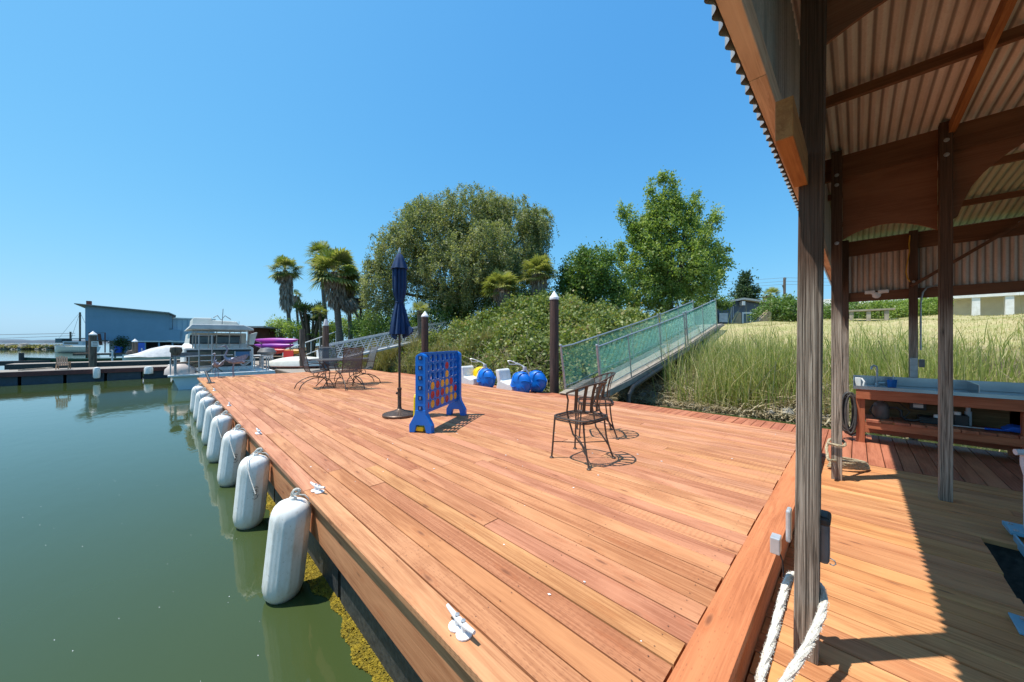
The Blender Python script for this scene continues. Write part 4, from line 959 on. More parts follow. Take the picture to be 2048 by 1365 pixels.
def fencerun(X,Y0,Y1,posts_,ln):
    for k,Yp in enumerate(posts_):
        q=MB(); lean=-.10*ln; z0=rampz(Yp); r=.032 if k in(0,len(posts_)-1) else .022
        q.tube([(X,Yp,z0-.05),(X,Yp-.24,z0+FH+.02)],r,8)
        if k in(0,len(posts_)-1): q.lathe([(r*1.25,0),(r*1.2,.03),(0,.05)],c=(X,Yp-.245,z0+FH+.01),n=10)
        q.build('fence_post',M_GALV,rt,smooth=True)
    q=MB(); ys_=[Y0+(Y1-Y0)*i/12 for i in range(13)]
    q.tube([(X,y-.24,rampz(y)+FH-.02) for y in ys_],.022,8); q.tube([(X,y-.04,rampz(y)+.17) for y in ys_],.012,8); q.build('fence_rail',M_GALV,rt,smooth=True)
    V=[]; L=Y1-Y0; h0,h1=.10,FH-.03; H=h1-h0; w_=.0036; st=.062
    def pt(y,h,off=0): 
        yy=min(max(y,Y0),Y1); return np.array((X+off,yy-.19*h,rampz(yy)+h))
    nseg=12
    for sg in(1,-1):
        k=-int(H/st)-1
        while k*st<L+H:
            y0=Y0+k*st; pv=None
            for i in range(nseg+1):
                h=h0+H*i/nseg; y=y0+(H*i/nseg if sg>0 else H-H*i/nseg)
                if y<Y0-.001 or y>Y1+.001: pv=None; continue
                p=pt(y,h,.004*sg)
                if pv is not None:
                    V.append([pv+(0,w_,0),p+(0,w_,0),p-(0,w_,0),pv-(0,w_,0)])
                    V.append([pv+(w_,0,0),p+(w_,0,0),p-(w_,0,0),pv-(w_,0,0)])
                pv=p
            k+=1
    npmesh('chain_link',np.array(V),M_GREENW,rt)
fencerun(XA,8.05,14.35,[8.05,9.75,12.0,14.35],0); fencerun(XA,14.6,18.6,[14.6,16.6,18.6],0)
fencerun(XB,7.85,14.35,[7.85,9.75,12.0,14.35],0); fencerun(XB,14.6,18.6,[14.6,16.6,18.6],0)
# silver aluminium gangway behind the table
gt2=thing('aluminium_gangway','silver aluminium truss gangway rising behind the oval table','gangway',(-18.4,7.5,0))
def gz(Y): return .12+(Y-5.7)*.21
q1=MB();q2=MB()
for X in(-18.4,-19.5):
    q=MB(); a,b=5.6,12.5
    for h,r in((.12,.045),(.92,.035)): q.beam((X,a,gz(a)+h),(X,b,gz(b)+h),r*1.6,r*2)
    for k in range(5): q.tube([(X,a,gz(a)+.25+.12*k),(X,b,gz(b)+.25+.12*k)],.009,6)
    n=9
    for i in range(n):
        y0=a+(b-a)*i/n; y1=a+(b-a)*(i+.5)/n; y2=a+(b-a)*(i+1)/n
        q.beam((X,y0,gz(y0)+.12),(X,y1,gz(y1)+.92),.03,.04); q.beam((X,y1,gz(y1)+.92),(X,y2,gz(y2)+.12),.03,.04)
    q.build('truss_side',M_ALU,gt2)
q=MB(); q.prism([(-18.45,5.6,gz(5.6)+.08),(-19.45,5.6,gz(5.6)+.08),(-19.45,12.5,gz(12.5)+.08),(-18.45,12.5,gz(12.5)+.08)],(0,0,0),(0,0,.04)); q.build('walkway',M_ALU,gt2)
t=thing('white_handrail','thin white gangway rail rising behind the two grey pilings','gangway',tuple(P(590,700,24)))
q=MB(); a=P(566,702,24);b=P(672,664,27); q.tube([a,b],.045,6); q.tube([a-Vector((0,0,.9)),b-Vector((0,0,.9))],.04,6)
for i in range(7): c=a.lerp(b,i/6); q.tube([c,c-Vector((0,0,.9))],.03,6)
q.build('rail',M_WHITE,t)
# ================================================================ DOCKS AND BOATS BEYOND
def dockbox(name,label,x0,x1,y0,y1,zt,mtop,mf,mfl,fh=.22):
    t=thing(name,label,'dock',((x0+x1)/2,(y0+y1)/2,WZ))
    q=MB(); q.b2(x0,x1,y0,y1,zt-.05,zt); q.build('decking',mtop,t)
    q=MB(); q.b2(x0-.04,x1+.04,y0-.04,y1+.04,zt-fh,zt-.02); q.build('fascia',mf,t)
    q=MB(); y=y0+.1
    while y<y1-.3: q.b2(x0+.06,x1-.06,y,min(y+1.15,y1-.1),WZ-.4,zt-fh-.002); y+=1.25
    q.build('float_drum',mfl,t); return t
dockbox('float_dock','long grey float dock with maroon edge in front of the blue boathouse',-28.4,-26.4,-16,.2,-.11,M_OLDWX,M_MAROON,M_FLOATB)
dockbox('float_dock','dark narrow dock finger behind the maroon edged dock',-36.2,-34.6,-6.6,6,-.08,M_OLDWX,M_FLOAT,M_FLOATB,.3)
dockbox('float_dock','grey float dock carrying the canoe, kayaks and garden chairs',-30,-17.0,3.75,6.3,-.12,M_OLDWX,M_PILEG,M_FLOATB)
t=thing('float_dock','low dark float at the far left of the water','dock',tuple(P(28,728,24)));p=P(28,735,24);q=MB();q.box((p.x,p.y,-.25),(1,3.2,.3));q.tube([(p.x,p.y+.3,-.1),(p.x,p.y+.3,.45)],.12,8);q.build('float',M_FLOAT,t)
q=MB(); p=P(40,741,18.5); q.beam(G(40,741,-.09),G(100,736,-.09),.12,.05); q.beam(G(48,740,-.05),G(104,736,-.05),.1,.05); tag(q.build('loose_board',M_OLDW),'pale loose boards lying on the maroon edged dock','board')
t=thing('fender_float','white fender hanging on the left half of the maroon edged dock','fender',(-26.3,-3.4,WZ)); c=P(195,752,17.0); q=MB(); q.lathe([(0,-.3),(.10,-.27),(.12,-.2),(.12,.15),(.09,.24),(0,.27)],c=(-26.25,c.y,-.28),n=16); q.build('body',M_WPL,t,smooth=True)
t=thing('fender_float','short white fender tied to the maroon edged dock near the white boat','fender',(-26.3,-.8,WZ)); c=P(297,750,17.9); q=MB(); q.lathe([(0,-.2),(.17,-.16),(.17,.1),(.13,.2),(0,.22)],c=(-26.2,c.y,-.28),n=16); q.build('body',M_WPL,t,smooth=True)
# adirondack chair on the dock
c=P(128,730,16.8); t=thing('deck_chair','pale pink slatted wooden chair alone on the maroon edged dock','chair',(-27.2,c.y,-.11),R(0)); t.scale=(.68,.62,.72)
q=MB(); 
for k in range(5): q.prism([(.18,-.26+.105*k,.26),(.18,-.175+.105*k,.26),(.42,-.20+.115*k-.0,.85+.03*(2-abs(k-2))),(.42,-.29+.115*k,.85+.03*(2-abs(k-2)))],(0,0,0),(.02,0,0))
q.build('back_slat',mat('pink_slats',(.62,.42,.33),(.5,.36,.28),scale=5),t,world=False)
q=MB(); q.prism([(-.35,0,.34),(-.30,0,.36),(.2,0,.27),(.2,0,.23)],(0,-.25,0),(0,.5,0)); q.b2(-.38,.25,-.33,-.25,.45,.48); q.b2(-.38,.25,.25,.33,.45,.48); q.build('seat',M_TEAK,t,world=False)
for sy in(-.29,.29):
    q=MB(); q.beam((-.36,sy,0),(-.30,sy,.46),.05,.06); q.build('leg',M_TEAK,t,world=False); q=MB(); q.beam((.45,sy,.0),(.15,sy,.46),.05,.06); q.build('leg',M_TEAK,t,world=False)
# blue boathouse
F0=36.; A=P(171,613,36); X0=A.x; Bp=P(348,626,40.5)
bh=thing('boathouse','large blue clapboard boathouse over the water with slanting roof','boathouse',(X0,(A.y+Bp.y)/2,WZ))
def wy(px_): # Y on plane X=X0 at this pixel column
    k=(px_-1024)/FPX; return X0*(1+k)/(k-1)
def wz(px_,y_): k=(px_-1024)/FPX; F=X0*S2/(k-1); return CAMZ-(y_-685)*F/FPX
yl,yr,yr2=wy(171),wy(338),wy(394)
q=MB()
def wallpoly(pts,th=.25,m=M_BLUEB,name='wall',x=X0):
    q=MB(); q.prism([(x,wy(a),wz(a,b)) for a,b in pts],(0,0,0),(-th,0,0)); return q.build(name,m,bh)
wallpoly([(171,682),(171,612),(338,627.5),(338,659),(360,660),(360,681.5)])
q=MB(); n=26
for i in range(n+1):
    px_=171+ (338-171)*i/n; y=wy(px_); q.b2(X0+.001,X0+.03,y-.02,y+.02,wz(px_,682)+.02,wz(px_,612+15.5*(px_-171)/167)-.1)
q.b2(X0+.001,X0+.04,wy(171),wy(330),wz(171,632),wz(171,632)+.05)
q.build('batten',M_BLUEB,bh)
# back volume
q=MB(); q.b2(X0-9,X0-.26,yl+.1,wy(338)-.1,wz(171,682),wz(338,628)-.3); q.build('rear_wall',M_BLUEB,bh)
q=MB(); q.prism([(X0+.5,wy(150),wz(150,607.5)),(X0+.5,wy(150),wz(150,609)),(X0+.5,wy(338),wz(338,628)),(X0+.5,wy(352),wz(352,633)),(X0+.5,wy(352),wz(352,631.5)),(X0+.5,wy(338),wz(338,625.5))],(0,0,0),(-9.6,0,0)); q.build('roof',M_ROOFG,bh)
q=MB(); q.prism([(X0-.02,wy(338),wz(338,629)),(X0-.02,wy(344),wz(344,632)),(X0-.02,wy(344),wz(344,658)),(X0-.02,wy(338),wz(338,658))],(0,0,0),(-5,0,0)); q.build('end_wall',M_BLUEB,bh)
q=MB(); p0=wy(175); q.b2(X0-1.2,X0-.8,p0-.18,p0+.18,wz(175,616),wz(175,601)); q.build('chimney',M_BARN,bh)
q=MB(); q.b2(X0-2.2,X0-2.0,wy(214),wy(262),WZ+.3,wz(171,682)); q.build('lower_wall',M_BLUEB2,bh)
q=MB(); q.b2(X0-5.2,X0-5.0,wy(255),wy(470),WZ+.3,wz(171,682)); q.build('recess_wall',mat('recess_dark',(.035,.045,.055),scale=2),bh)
for px_ in(173,178,230,252,290,318,345,372): 
    q=MB(); y=wy(px_); q.b2(X0-.2,X0-.08,y-.07,y+.07,WZ-1,wz(171,682)); q.build('post',M_BLUEB if px_>200 else M_PILEG,bh)
q=MB(); q.b2(X0-.05,X0+.05,wy(262),wy(372),wz(300,684.5),wz(300,682)); q.build('trim',M_WHITE,bh)
q=MB(); q.b2(X0-1,X0+1.5,wy(190),wy(214),WZ+2.0,WZ+2.15); q.b2(X0,X0+1.2,wy(150),wy(260),-.15,.08); q.build('platform',M_PILEG,bh)
q=MB(); y=wy(180); q.tube([(X0+1.2,wy(182),0),(X0+1.2,wy(182),2.2),(X0+1.2,wy(213),2.2),(X0+1.2,wy(213),0)],.05,6); q.tube([(X0+1.2,wy(201),2.1),(X0+1.2,wy(205),.9)],.12,6); q.build('davit',M_BARN,bh)
b2=thing('boathouse','pale blue smaller boathouse joined behind the white cruiser','boathouse',(X0-3,wy(395),WZ))
q=MB(); q.b2(X0-9,X0-.4,wy(345),wy(430),wz(360,687),wz(394,641)+.1); q.build('wall',M_BLUEB2,b2)
q=MB(); q.b2(X0-9.1,X0-.3,wy(345)-.02,wy(432),wz(394,641)+.1,wz(394,641)+.25); q.build('roof',M_WHITE,b2)
q=MB(); 
for i in range(14): y=wy(347)+.3+i*.45; q.b2(X0-.399,X0-.36,y-.02,y+.02,2.0,wz(394,641)+.05)
q.build('batten',M_BLUEB,b2)
# dark plants and gear under boathouse
t=thing('potted_plant','dark potted shrub in a blue pot under the boathouse','plant',(X0+.3,wy(241),-.1))
q=MB(); q.lathe([(.25,0),(.35,.7),(0,.7)],c=(X0+.3,wy(238),.05),n=14); q.build('pot',M_BLUEF,t)
V=[]
for k in range(420):
    c=np.array((X0+.3,wy(243),1.0))+RNG.normal(0,1,3)*(.22,.24,.38); s=.09; d1=RNG.normal(0,1,3);d1/=np.linalg.norm(d1);d2=np.cross(d1,RNG.normal(0,1,3));d2/=np.linalg.norm(d2); V.append([c+d1*s,c+d2*s,c-d1*s,c-d2*s])
npmesh('foliage',np.array(V),L_CYP,t)
t=thing('blue_panel_sign','bright blue upright fuel locker on the dock by the covered boat','locker',tuple(P(283,713,30))); p=P(283,713,30); q=MB(); q.box((p.x,p.y,p.z+.55),(.3,.38,1.25),rz=0); q.build('body',M_BLUEF,t); q=MB(); q.box((p.x+.16,p.y+.02,p.z+.6),(.02,.08,.25)); q.build('door_mark',M_WHITE,t)
t=thing('barbecue_grill','round dark kettle grill on the dock below the boathouse','grill',tuple(P(266,713,30))); p=P(266,708,30); q=MB(); q.lathe([(0,-.35),(.35,-.2),(.45,0),(.35,.25),(0,.38)],c=tuple(p),n=16); q.build('bowl',M_IRON,t,smooth=True); q=MB(); q.tube([p,p+Vector((.5,.8,.35))],.03,5); q.tube([p-Vector((0,0,.3)),p-Vector((.3,.3,1.2))],.03,5); q.build('stand',M_GALV,t)
t=thing('rowing_boat','dark green open boat moored behind the far dock','boat',tuple(P(200,714,27))); p=P(205,716,27)
def hullmb(c,L,W,H,dirv,z0,fine=.25,nst=14):
    d=Vector(dirv).normalized(); s=Vector((-d.y,d.x,0)); vs=[];q=MB(); k=7
    for i in range(nst+1):
        u=-1+2*i/nst; wd=W/2*(1-max(0,u-fine)**2/((1-fine)**2)*.96)*(1-.25*max(0,-u-.3)); top=H*(1+.28*max(0,u)**2)
        for j in range(k):
            a=-1+2*j/(k-1); z=top*abs(a)**1.6 if abs(a)<1 else top; y=wd*math.copysign(abs(a)**.55,a)
            v=Vector(c)+d*(u*L/2)+s*y; vs.append((v.x,v.y,z0+z))
    q.add(vs,[(i*k+j,(i+1)*k+j,(i+1)*k+j+1,i*k+j+1) for i in range(nst) for j in range(k-1)]+[tuple(range(k))]); return q
q=hullmb((p.x,p.y,0),7.5,1.9,.75,(0,-1,0),WZ-.1); q.build('hull',mat('dark_green_paint',(.02,.09,.06),scale=3,rough=.5),t,smooth=True)
q=MB(); 
for s in(-.5,.6): q.b2(p.x-.8,p.x+.8,p.y+s*2,p.y+s*2+.3,WZ+.45,WZ+.5)
q.build('thwart',M_OLDW,t)
c=P(206,712,25.5); q=MB(); 
for dy in(-.45,.45): q.tube([(c.x,c.y+dy,-.2),(c.x,c.y+dy,.55),(c.x,c.y+dy*.8,.62)],.05,8)
q.tube([(c.x,c.y-.45,.1),(c.x,c.y+.45,.1)],.03,6); q.tube([(c.x,c.y-.45,.4),(c.x,c.y+.45,.4)],.03,6); tag(q.build('dock_ladder',M_WHITE,smooth=True),'white dock ladder beside the green boat','ladder')
t=thing('covered_boat','motor boat under a pale grey canvas cover','boat',tuple(P(345,715,29))); p=P(352,716,29)
q=hullmb((p.x,p.y,0),6.0,2.0,.75,(0,-1,0),WZ); q.build('hull',M_HULL,t,smooth=True)
q=MB(); prof=[(-2.9,.45,.25),(-2.2,.8,.5),(-1.5,.95,1.0),(-.6,1.0,1.28),(.6,1.0,1.30),(1.8,1.0,1.1),(3.0,.95,.7)]; vs=[]
for u,wd,h in prof:
    for j in range(9): a=-1+2*j/8; vs.append((p.x+a*wd*(1 if abs(a)<1 else 1.02),p.y+u,WZ+.75+(h-.1)*(1-abs(a)**1.8)*.75+.035*math.sin(j*2.6+u*3)))
q.add(vs,[(i*9+j,(i+1)*9+j,(i+1)*9+j+1,i*9+j+1) for i in range(6) for j in range(8)]); q.build('cover',M_COVER,t,smooth=True)
# sailboat
t=thing('sailing_boat','white sailing boat with bare mast and blue canopy left of the boathouse','sailboat',tuple(P(148,703,64))); p=P(150,703,64); dv=(P(115,703,64)-P(175,703,64)).normalized()
q=hullmb((p.x,p.y,0),7.5,2.2,1.2,(dv.x,dv.y,0),WZ-.1); q.build('hull',M_WHITE,t,smooth=True)
Rb=Matrix((dv,Vector((-dv.y,dv.x,0)),Vector((0,0,1)))).transposed()
q=MB(); q.box((p.x-dv.x*.6,p.y-dv.y*.6,1.0),(3.6,1.7,.75),M=Rb); q.build('cabin',M_PVC,t); q=MB(); q.box((p.x-dv.x*.8,p.y-dv.y*.8,1.85),(4.6,2.0,.12),M=Rb); q.box((p.x+dv.x*2.1,p.y+dv.y*2.1,1.5),(1.2,1.5,.8),M=Rb); q.build('canopy',mat('canopy_teal',(.05,.11,.14),scale=3),t)
q=MB(); q.box((p.x-dv.x*.4,p.y-dv.y*.4,1.02),(2.6,1.72,.35),M=Rb); q.build('window',M_GLASS,t)
m0=P(160,690,64); m1=P(160,625,64); q=MB(); q.tube([(m0.x,m0.y,.9),(m1.x,m1.y,m1.z)],.13,8); q.tube([(m0.x,m0.y,1.9),(m0.x-dv.x*3.2,m0.y-dv.y*3.2,2.0)],.10,6); q.build('mast',M_PILEG,t)
q=MB(); q.tube([m1,(p.x+dv.x*3.6,p.y+dv.y*3.6,1.2)],.022,4); q.tube([m1,(p.x-dv.x*3.6,p.y-dv.y*3.6,1.2)],.022,4); q.tube([m1,(p.x+dv.x*1,p.y+dv.y*1,1.0)],.02,4); q.build('rigging',M_GREY,t)
# breakwater
bw=P(60,698,92); q=MB()
a=P(-260,698,92);b=P(122,698,92); dv=(b-a)
for i in range(230):
    u=random.random(); c=a+dv*u; r=random.uniform(.5,1.1); zz=WZ+random.uniform(-.2,1.05); n=7
    q.lathe([(0,-r*.6),(r*.8,-r*.4),(r,0),(r*.7,r*.45),(0,r*.6)],c=(c.x+random.uniform(-1.5,1.5),c.y+random.uniform(-1.5,1.5),zz),n=7,mod=lambda an,z,ph=random.random()*6:1+.25*math.sin(2*an+ph))
tag(q.build('breakwater_rocks',M_ROCK),'low breakwater of rubble rocks across the harbour mouth','breakwater',kind='stuff')
V=[]
for k in range(5000):
    c=a+dv*random.random(); c=np.array((c.x+random.uniform(-2,2),c.y+random.uniform(-2,2),WZ+.5+random.random()*.7)); s=random.uniform(.1,.3); d1=RNG.normal(0,1,3);d1/=np.linalg.norm(d1);d2=np.cross(d1,RNG.normal(0,1,3));d2/=np.linalg.norm(d2); V.append([c+d1*s,c+d2*s,c-d1*s,c-d2*s])
tag(npmesh('breakwater_scrub',np.array(V),L_DRY),kind='stuff')
q=MB(); pp=P(141,690,150); q.tube([(pp.x,pp.y,WZ),(pp.x,pp.y,P(141,664,150).z)],.3,6); tp=(pp.x,pp.y); w1=P(-300,667,160);w2=P(150,667,150); tag(q.build('utility_pole',M_PILEG),'distant pole left of the blue boathouse','pole')
q=MB(); q.tube([w1,(w1+w2)/2-Vector((0,0,1)),w2],.10,4); q.tube([w1-Vector((0,0,2)),(w1+w2)/2-Vector((0,0,3)),w2-Vector((0,0,1))],.08,4); tag(q.build('power_line',M_GREY),'thin power lines crossing low over the horizon','power line')
# white cruiser
XB0=-19.3; bt=thing('cabin_cruiser','white two storey cabin cruiser moored beyond the end of the dock','boat',(-22,1.7,WZ))
def bY(px_,X): k=(px_-1024)/FPX; return X*(1+k)/(k-1)
def bZ(px_,y_,X): k=(px_-1024)/FPX; return CAMZ-(y_-685)*X*S2/(k-1)/FPX
y0,y1=bY(341,XB0),bY(545,XB0); zd=bZ(400,748,XB0)
q=MB(); q.prism([(XB0,y0,zd-.02),(XB0,y0+.05,zd-.12),(XB0,bY(362,XB0),WZ-.2),(XB0,y1-.1,WZ-.2),(XB0,y1,zd-.12),(XB0,y1,zd-.02)],(0,0,0),(-9.5,0,0)); q.build('hull',M_HULL,bt,bevel=.02)
q=MB(); q.b2(XB0-9.5,XB0+.12,y0-.08,y1+.08,zd-.08,zd+.0); q.b2(XB0-.02,XB0+.14,bY(398,XB0),y1+.1,zd-.2,zd-.081); q.build('deck',M_WHITE,bt,bevel=.02)
XC=-20.9; cz0=zd+.0; za=bZ(430,697,XC); zb_=bZ(430,690,XC); zc=bZ(430,666,XC); zr=bZ(430,656,XC)
ca,cb=bY(368,XC),bY(507,XC); ua,ub=bY(377,XC-.3),bY(492,XC-.3)
q=MB(); q.b2(XC-6.5,XC,ca,cb,cz0,za); q.prism([(XC,ca,za),(XC-.3,ua,zb_+.06),(XC-.3,ub,zb_+.06),(XC,cb,za)],(0,0,.001),(-6,0,0)); q.build('lower_cabin',M_WHITE,bt,bevel=.03)
q=MB(); q.prism([(XC-.3,ua,zb_),(XC-.3,bY(372,XC-.3)+.15,zc),(XC-.3,bY(498,XC-.3)-.1,zc),(XC-.3,ub,zb_)],(0,0,0),(-5.8,0,0)); q.build('upper_cabin',M_CREAM,bt,bevel=.03)
q=MB(); q.b2(XC+.005,XC+.03,bY(373,XC),bY(502,XC),bZ(430,734,XC),bZ(430,700,XC)); q.build('window_frame',M_BLACK,bt)
q=MB(); 
for a_,b_ in((379,442),(446,498)): q.b2(XC+.035,XC+.045,bY(a_,XC),bY(b_,XC),bZ(430,732,XC),bZ(430,703,XC))
q.build('salon_window',mat('green_glass',(.10,.13,.10),(.05,.07,.06),scale=2,rough=.12,bump=0),bt)
q=MB(); q.b2(XC-.292,XC-.27,bY(380,XC),bY(484,XC),bZ(430,688,XC),bZ(430,671,XC)); q.build('window_frame',M_BLACK,bt)
q=MB()
for a_,b_ in((383,429),(433,480)): q.b2(XC-.268,XC-.26,bY(a_,XC),bY(b_,XC),bZ(430,686,XC),bZ(430,674,XC))
q.build('bridge_window',mat('blue_glass',(.09,.16,.19),(.05,.09,.12),scale=2,rough=.1,bump=0),bt)
q=MB(); q.prism([(XC+1.1,bY(372,XC),zr-.12),(XC+1.1,bY(382,XC),zr+.10),(XC+1.1,bY(480,XC),zr+.12),(XC+1.1,bY(500,XC),zr-.05),(XC+1.1,bY(500,XC),zr-.12)],(0,0,0),(-4,0,0)); q.build('canopy',M_COVER,bt,bevel=.03)
q=MB(); q.prism([(XC-1,bY(384,XC-1),zr+.1),(XC-1,bY(386,XC-1),zr+.48),(XC-1,bY(424,XC-1),zr+.50),(XC-1,bY(424,XC-1),zr+.40),(XC-1,bY(474,XC-1),zr+.36),(XC-1,bY(482,XC-1),zr+.1)],(0,0,0),(-3,0,0)); q.build('flybridge',M_CREAM,bt,bevel=.04)
for px_ in(386,392,418,434,460,482,497): 
    q=MB(); y=bY(px_,XC+1.0); q.tube([(XC+1.0,y,zr-.05),(XC+.6,y,za+.02)],.018,6); q.build('canopy_post',M_GALV,bt)
q=MB(); 
for yy,a_,b_ in((663,376,496),(672,384,430)): q.tube([(XC+.9,bY(a_,XC+.9),bZ(430,yy,XC+.9)),(XC+.9,bY(b_,XC+.9),bZ(430,yy,XC+.9))],.016,6)
for px_ in(341,349,352,378,398,424,509,525,533,537): 
    y=bY(px_,XB0); q.tube([(XB0,y,zd),(XB0,y,bZ(px_,714 if px_ not in(398,424) else 670,XB0))],.022,6)
q.tube([(XB0,bY(352,XB0),bZ(400,713,XB0)),(XB0,bY(466,XB0),bZ(430,711,XB0))],.02,6)
for yy in(699,711,722,733): q.tube([(XB0,bY(398,XB0),bZ(410,yy,XB0)),(XB0,bY(425,XB0),bZ(410,yy,XB0))],.015,6)
q.tube([(XB0,bY(509,XB0),bZ(520,712,XB0)),(XB0,bY(533,XB0),bZ(520,712,XB0))],.02,6)
q.build('railing',M_GALV,bt,smooth=True)
q=MB(); cpt=Vector((XB0,bY(345,XB0),bZ(345,702,XB0))); q.lathe([(0,-.2),(.10,-.18),(.19,-.02),(.17,.13),(0,.17)],c=(cpt.x,cpt.y+.1,cpt.z),n=12); q.build('fender_rack',M_PILEG,bt,smooth=True)
q=MB(); q.lathe([(.5,0),(.48,.2),(.3,.42),(0,.5)],c=(XB0-.5,bY(362,XB0),zd),n=18); q.build('bow_locker',mat('pink_beige_vinyl',(.62,.52,.46),scale=4),bt,smooth=True)
q=MB(); q.tube([(XC-.8,bY(430,XC)+.0,zr+.5),(XC-.8,bY(438,XC),zr+.62),(XC-.8,bY(446,XC),zr+.40),(XC-.8,bY(454,XC),zr+.62),(XC-.8,bY(466,XC),zr+.45)],.02,5); q.tube([(XC-.8,bY(448,XC),zr+.2),(XC-.8,bY(450,XC),zr+.95)],.014,5); q.build('antenna',M_GREY,bt)
q=MB(); q.prism([(XC+.2,ub+.1,zc-.05),(XC+.2,ub+.38,zc+.05),(XC+.2,bY(506,XC),zb_),(XC+.2,bY(497,XC),zb_)],(0,0,0),(-.4,0,0)); q.build('bridge_wing',M_CREAM,bt)
# things on the cruiser
def xchair(px_,lab,m_,cloth,w=.55):
    y=bY(px_,XB0-.5); t=thing('folding_chair',lab,'chair',(XB0-.5,y,zd),0,'folding chairs on the cruiser foredeck')
    q=MB()
    for x in(-.22,.22):
        q.beam((x,-w/2,0),(x,w/2,.5),.03,.035); q.beam((x,w/2,0),(x,-w/2,.5),.03,.035)
    q.b2(-.25,.25,-w/2,w/2,.46,.49); q.b2(-.25,-.21,-w/2,-w/2+.04,.46,.9); q.b2(-.25,-.21,w/2-.04,w/2,.46,.9); q.b2(-.25,.2,-w/2,-w/2+.04,.66,.69); q.b2(-.25,.2,w/2-.04,w/2,.66,.69); q.build('frame',m_,t,world=False)
    q=MB(); q.b2(-.245,-.225,-w/2+.02,w/2-.02,.68,.88); q.build('backrest',cloth,t,world=False)
xchair(372,'grey weathered folding chair at the left of the cruiser foredeck',M_PILEG,M_GREY,.9); xchair(487,'aluminium folding chair with blue cloth back on the cruiser foredeck',M_ALU,mat('blue_cloth',(.10,.20,.34),scale=8),.6)
y=bY(432,XB0-.2); t=thing('folding_table','small orange teak folding table on the cruiser foredeck','table',(XB0-.6,y,zd)); q=MB(); q.b2(-.3,.3,-.32,.32,.46,.49); q.build('tabletop',M_TEAK,t,world=False); q=MB(); q.beam((0,-.25,0),(0,.22,.46),.03,.04); q.beam((0,.25,0),(0,-.22,.46),.03,.04); q.build('leg',M_TEAK,t,world=False)
# bird statues on the dock end
def bird(p,rz,lab,sc=1,wings=True):
    t=thing('bird_statue',lab,'statue',p,rz,'metal wading bird statues at the dock end'); M_=mat('statue_metal',(.30,.31,.38),(.18,.19,.25),scale=14,rough=.5,metal=.3) if 'statue_metal' not in bpy.data.materials else bpy.data.materials['statue_metal']
    q=MB(); q.tube([(-.30,0,.46),(-.2,0,.5),(-.05,0,.53),(.10,0,.55),(.2,0,.60),(.24,0,.68),(.20,0,.80),(.17,0,.90),(.21,0,1.0),(.235,0,1.03)],[.02,.07,.11,.10,.05,.03,.024,.022,.024,.032],10); q.tube([(.24,0,1.03),(.32,0,1.01),(.42,0,.965)],[.022,.014,.004],6); q.build('body',M_,t,smooth=True,world=False)
    for sy in(-1,1):
        q=MB(); q.tube([(0,.04*sy,.45),(.03,.05*sy,.25),(.0,.06*sy,.0),(.10,.08*sy,.0)],.012,6); q.build('leg',M_,t,smooth=True,world=False)
        q=MB(); q.prism([(.1,.10*sy,.55),(-.05,.12*sy,.64),(-.36,.13*sy,.74),(-.34,.12*sy,.64),(-.25,.12*sy,.52),(0,.11*sy,.47)],(0,0,0),(0,.02*sy,0)); q.build('wing',M_,t,world=False)
    t.scale=(sc,sc,sc); return t
g=G(446,752,0); bird((-15.3,1.62,0),R(250),'metal wading bird statue with raised neck and spread tail at the dock end',1.05)
bird((-15.45,1.18,0),R(335),'small pale metal bird statue facing the camera at the dock end',.8)
# ---- clutter on the grey dock behind
def kayak(F,xa,xb,y_,m,lab,r=.34):
    a=P(xa,y_,F);b=P(xb,y_,F); t=thing('kayak',lab,'kayak',tuple((a+b)/2),0,'kayaks stacked on a rack'); q=MB(); n=16; pts=[a.lerp(b,i/n)+Vector((0,0,.10*(abs(i/n-.5)*2)**3)) for i in range(n+1)]
    q.tube(pts,[max(.01,r*.5*math.sin(PI*i/n)**.55) for i in range(n+1)],12); q.build('hull',m,t,smooth=True); return t
kayak(21.5,508,597,683,M_MAG,'magenta kayak, uppermost on the rack',.42); kayak(21.3,508,589,693,M_PUR,'purple kayak, second on the rack under the magenta one',.36); kayak(21,532,572,703,M_REDP,'red kayak low on the rack',.32); kayak(21,566,606,704,M_ORA,'amber kayak low on the rack beside the red one',.3)
t=thing('kayak_rack','timber rack holding the kayaks','rack',tuple(P(552,705,21.6))); q=MB()
for px_ in(522,580):
    p=P(px_,720,21.8); q.tube([(p.x,p.y,-.12),(p.x,p.y,1.45)],.05,6); p2=P(px_,720,20.9)
    for z in(.42,.80,1.12): q.tube([(p.x,p.y,z),(p2.x,p2.y,z)],.04,6)
a_=P(522,720,21.8);b_=P(580,720,21.8); q.tube([(a_.x,a_.y,.3),(b_.x,b_.y,.3)],.04,6)
q.build('frame',M_OLDW,t)
a=P(541,742,17.5);b=P(655,738,17.8); t=thing('upturned_dinghy','white upturned dinghy with red gunwale lying behind the table','boat',tuple((a+b)/2)); q=MB(); vs=[];n=16; d=(b-a); s=d.cross(Vector((0,0,1))).normalized()
for i in range(n+1):
    u=i/n; c=a+d*u; wd=.62*math.sin(PI*min(1,.06+u*.86))**.45; h=.50*math.sin(PI*min(1,.10+u*.75))**.5
    for j in range(9):
        an=PI*j/8; v=c+s*(-math.cos(an)*wd); vs.append((v.x,v.y,-.02+h*math.sin(an)**.7))
q.add(vs,[(i*9+j,(i+1)*9+j,(i+1)*9+j+1,i*9+j+1) for i in range(n) for j in range(8)]); q.build('hull',M_CREAM,t,smooth=True)
q=MB(); q.tube([(vs[i*9][0],vs[i*9][1],-.02) for i in range(n+1)],.035,6); q.tube([(vs[i*9+8][0],vs[i*9+8][1],-.02) for i in range(n+1)],.035,6); q.build('gunwale',M_BARN,t)
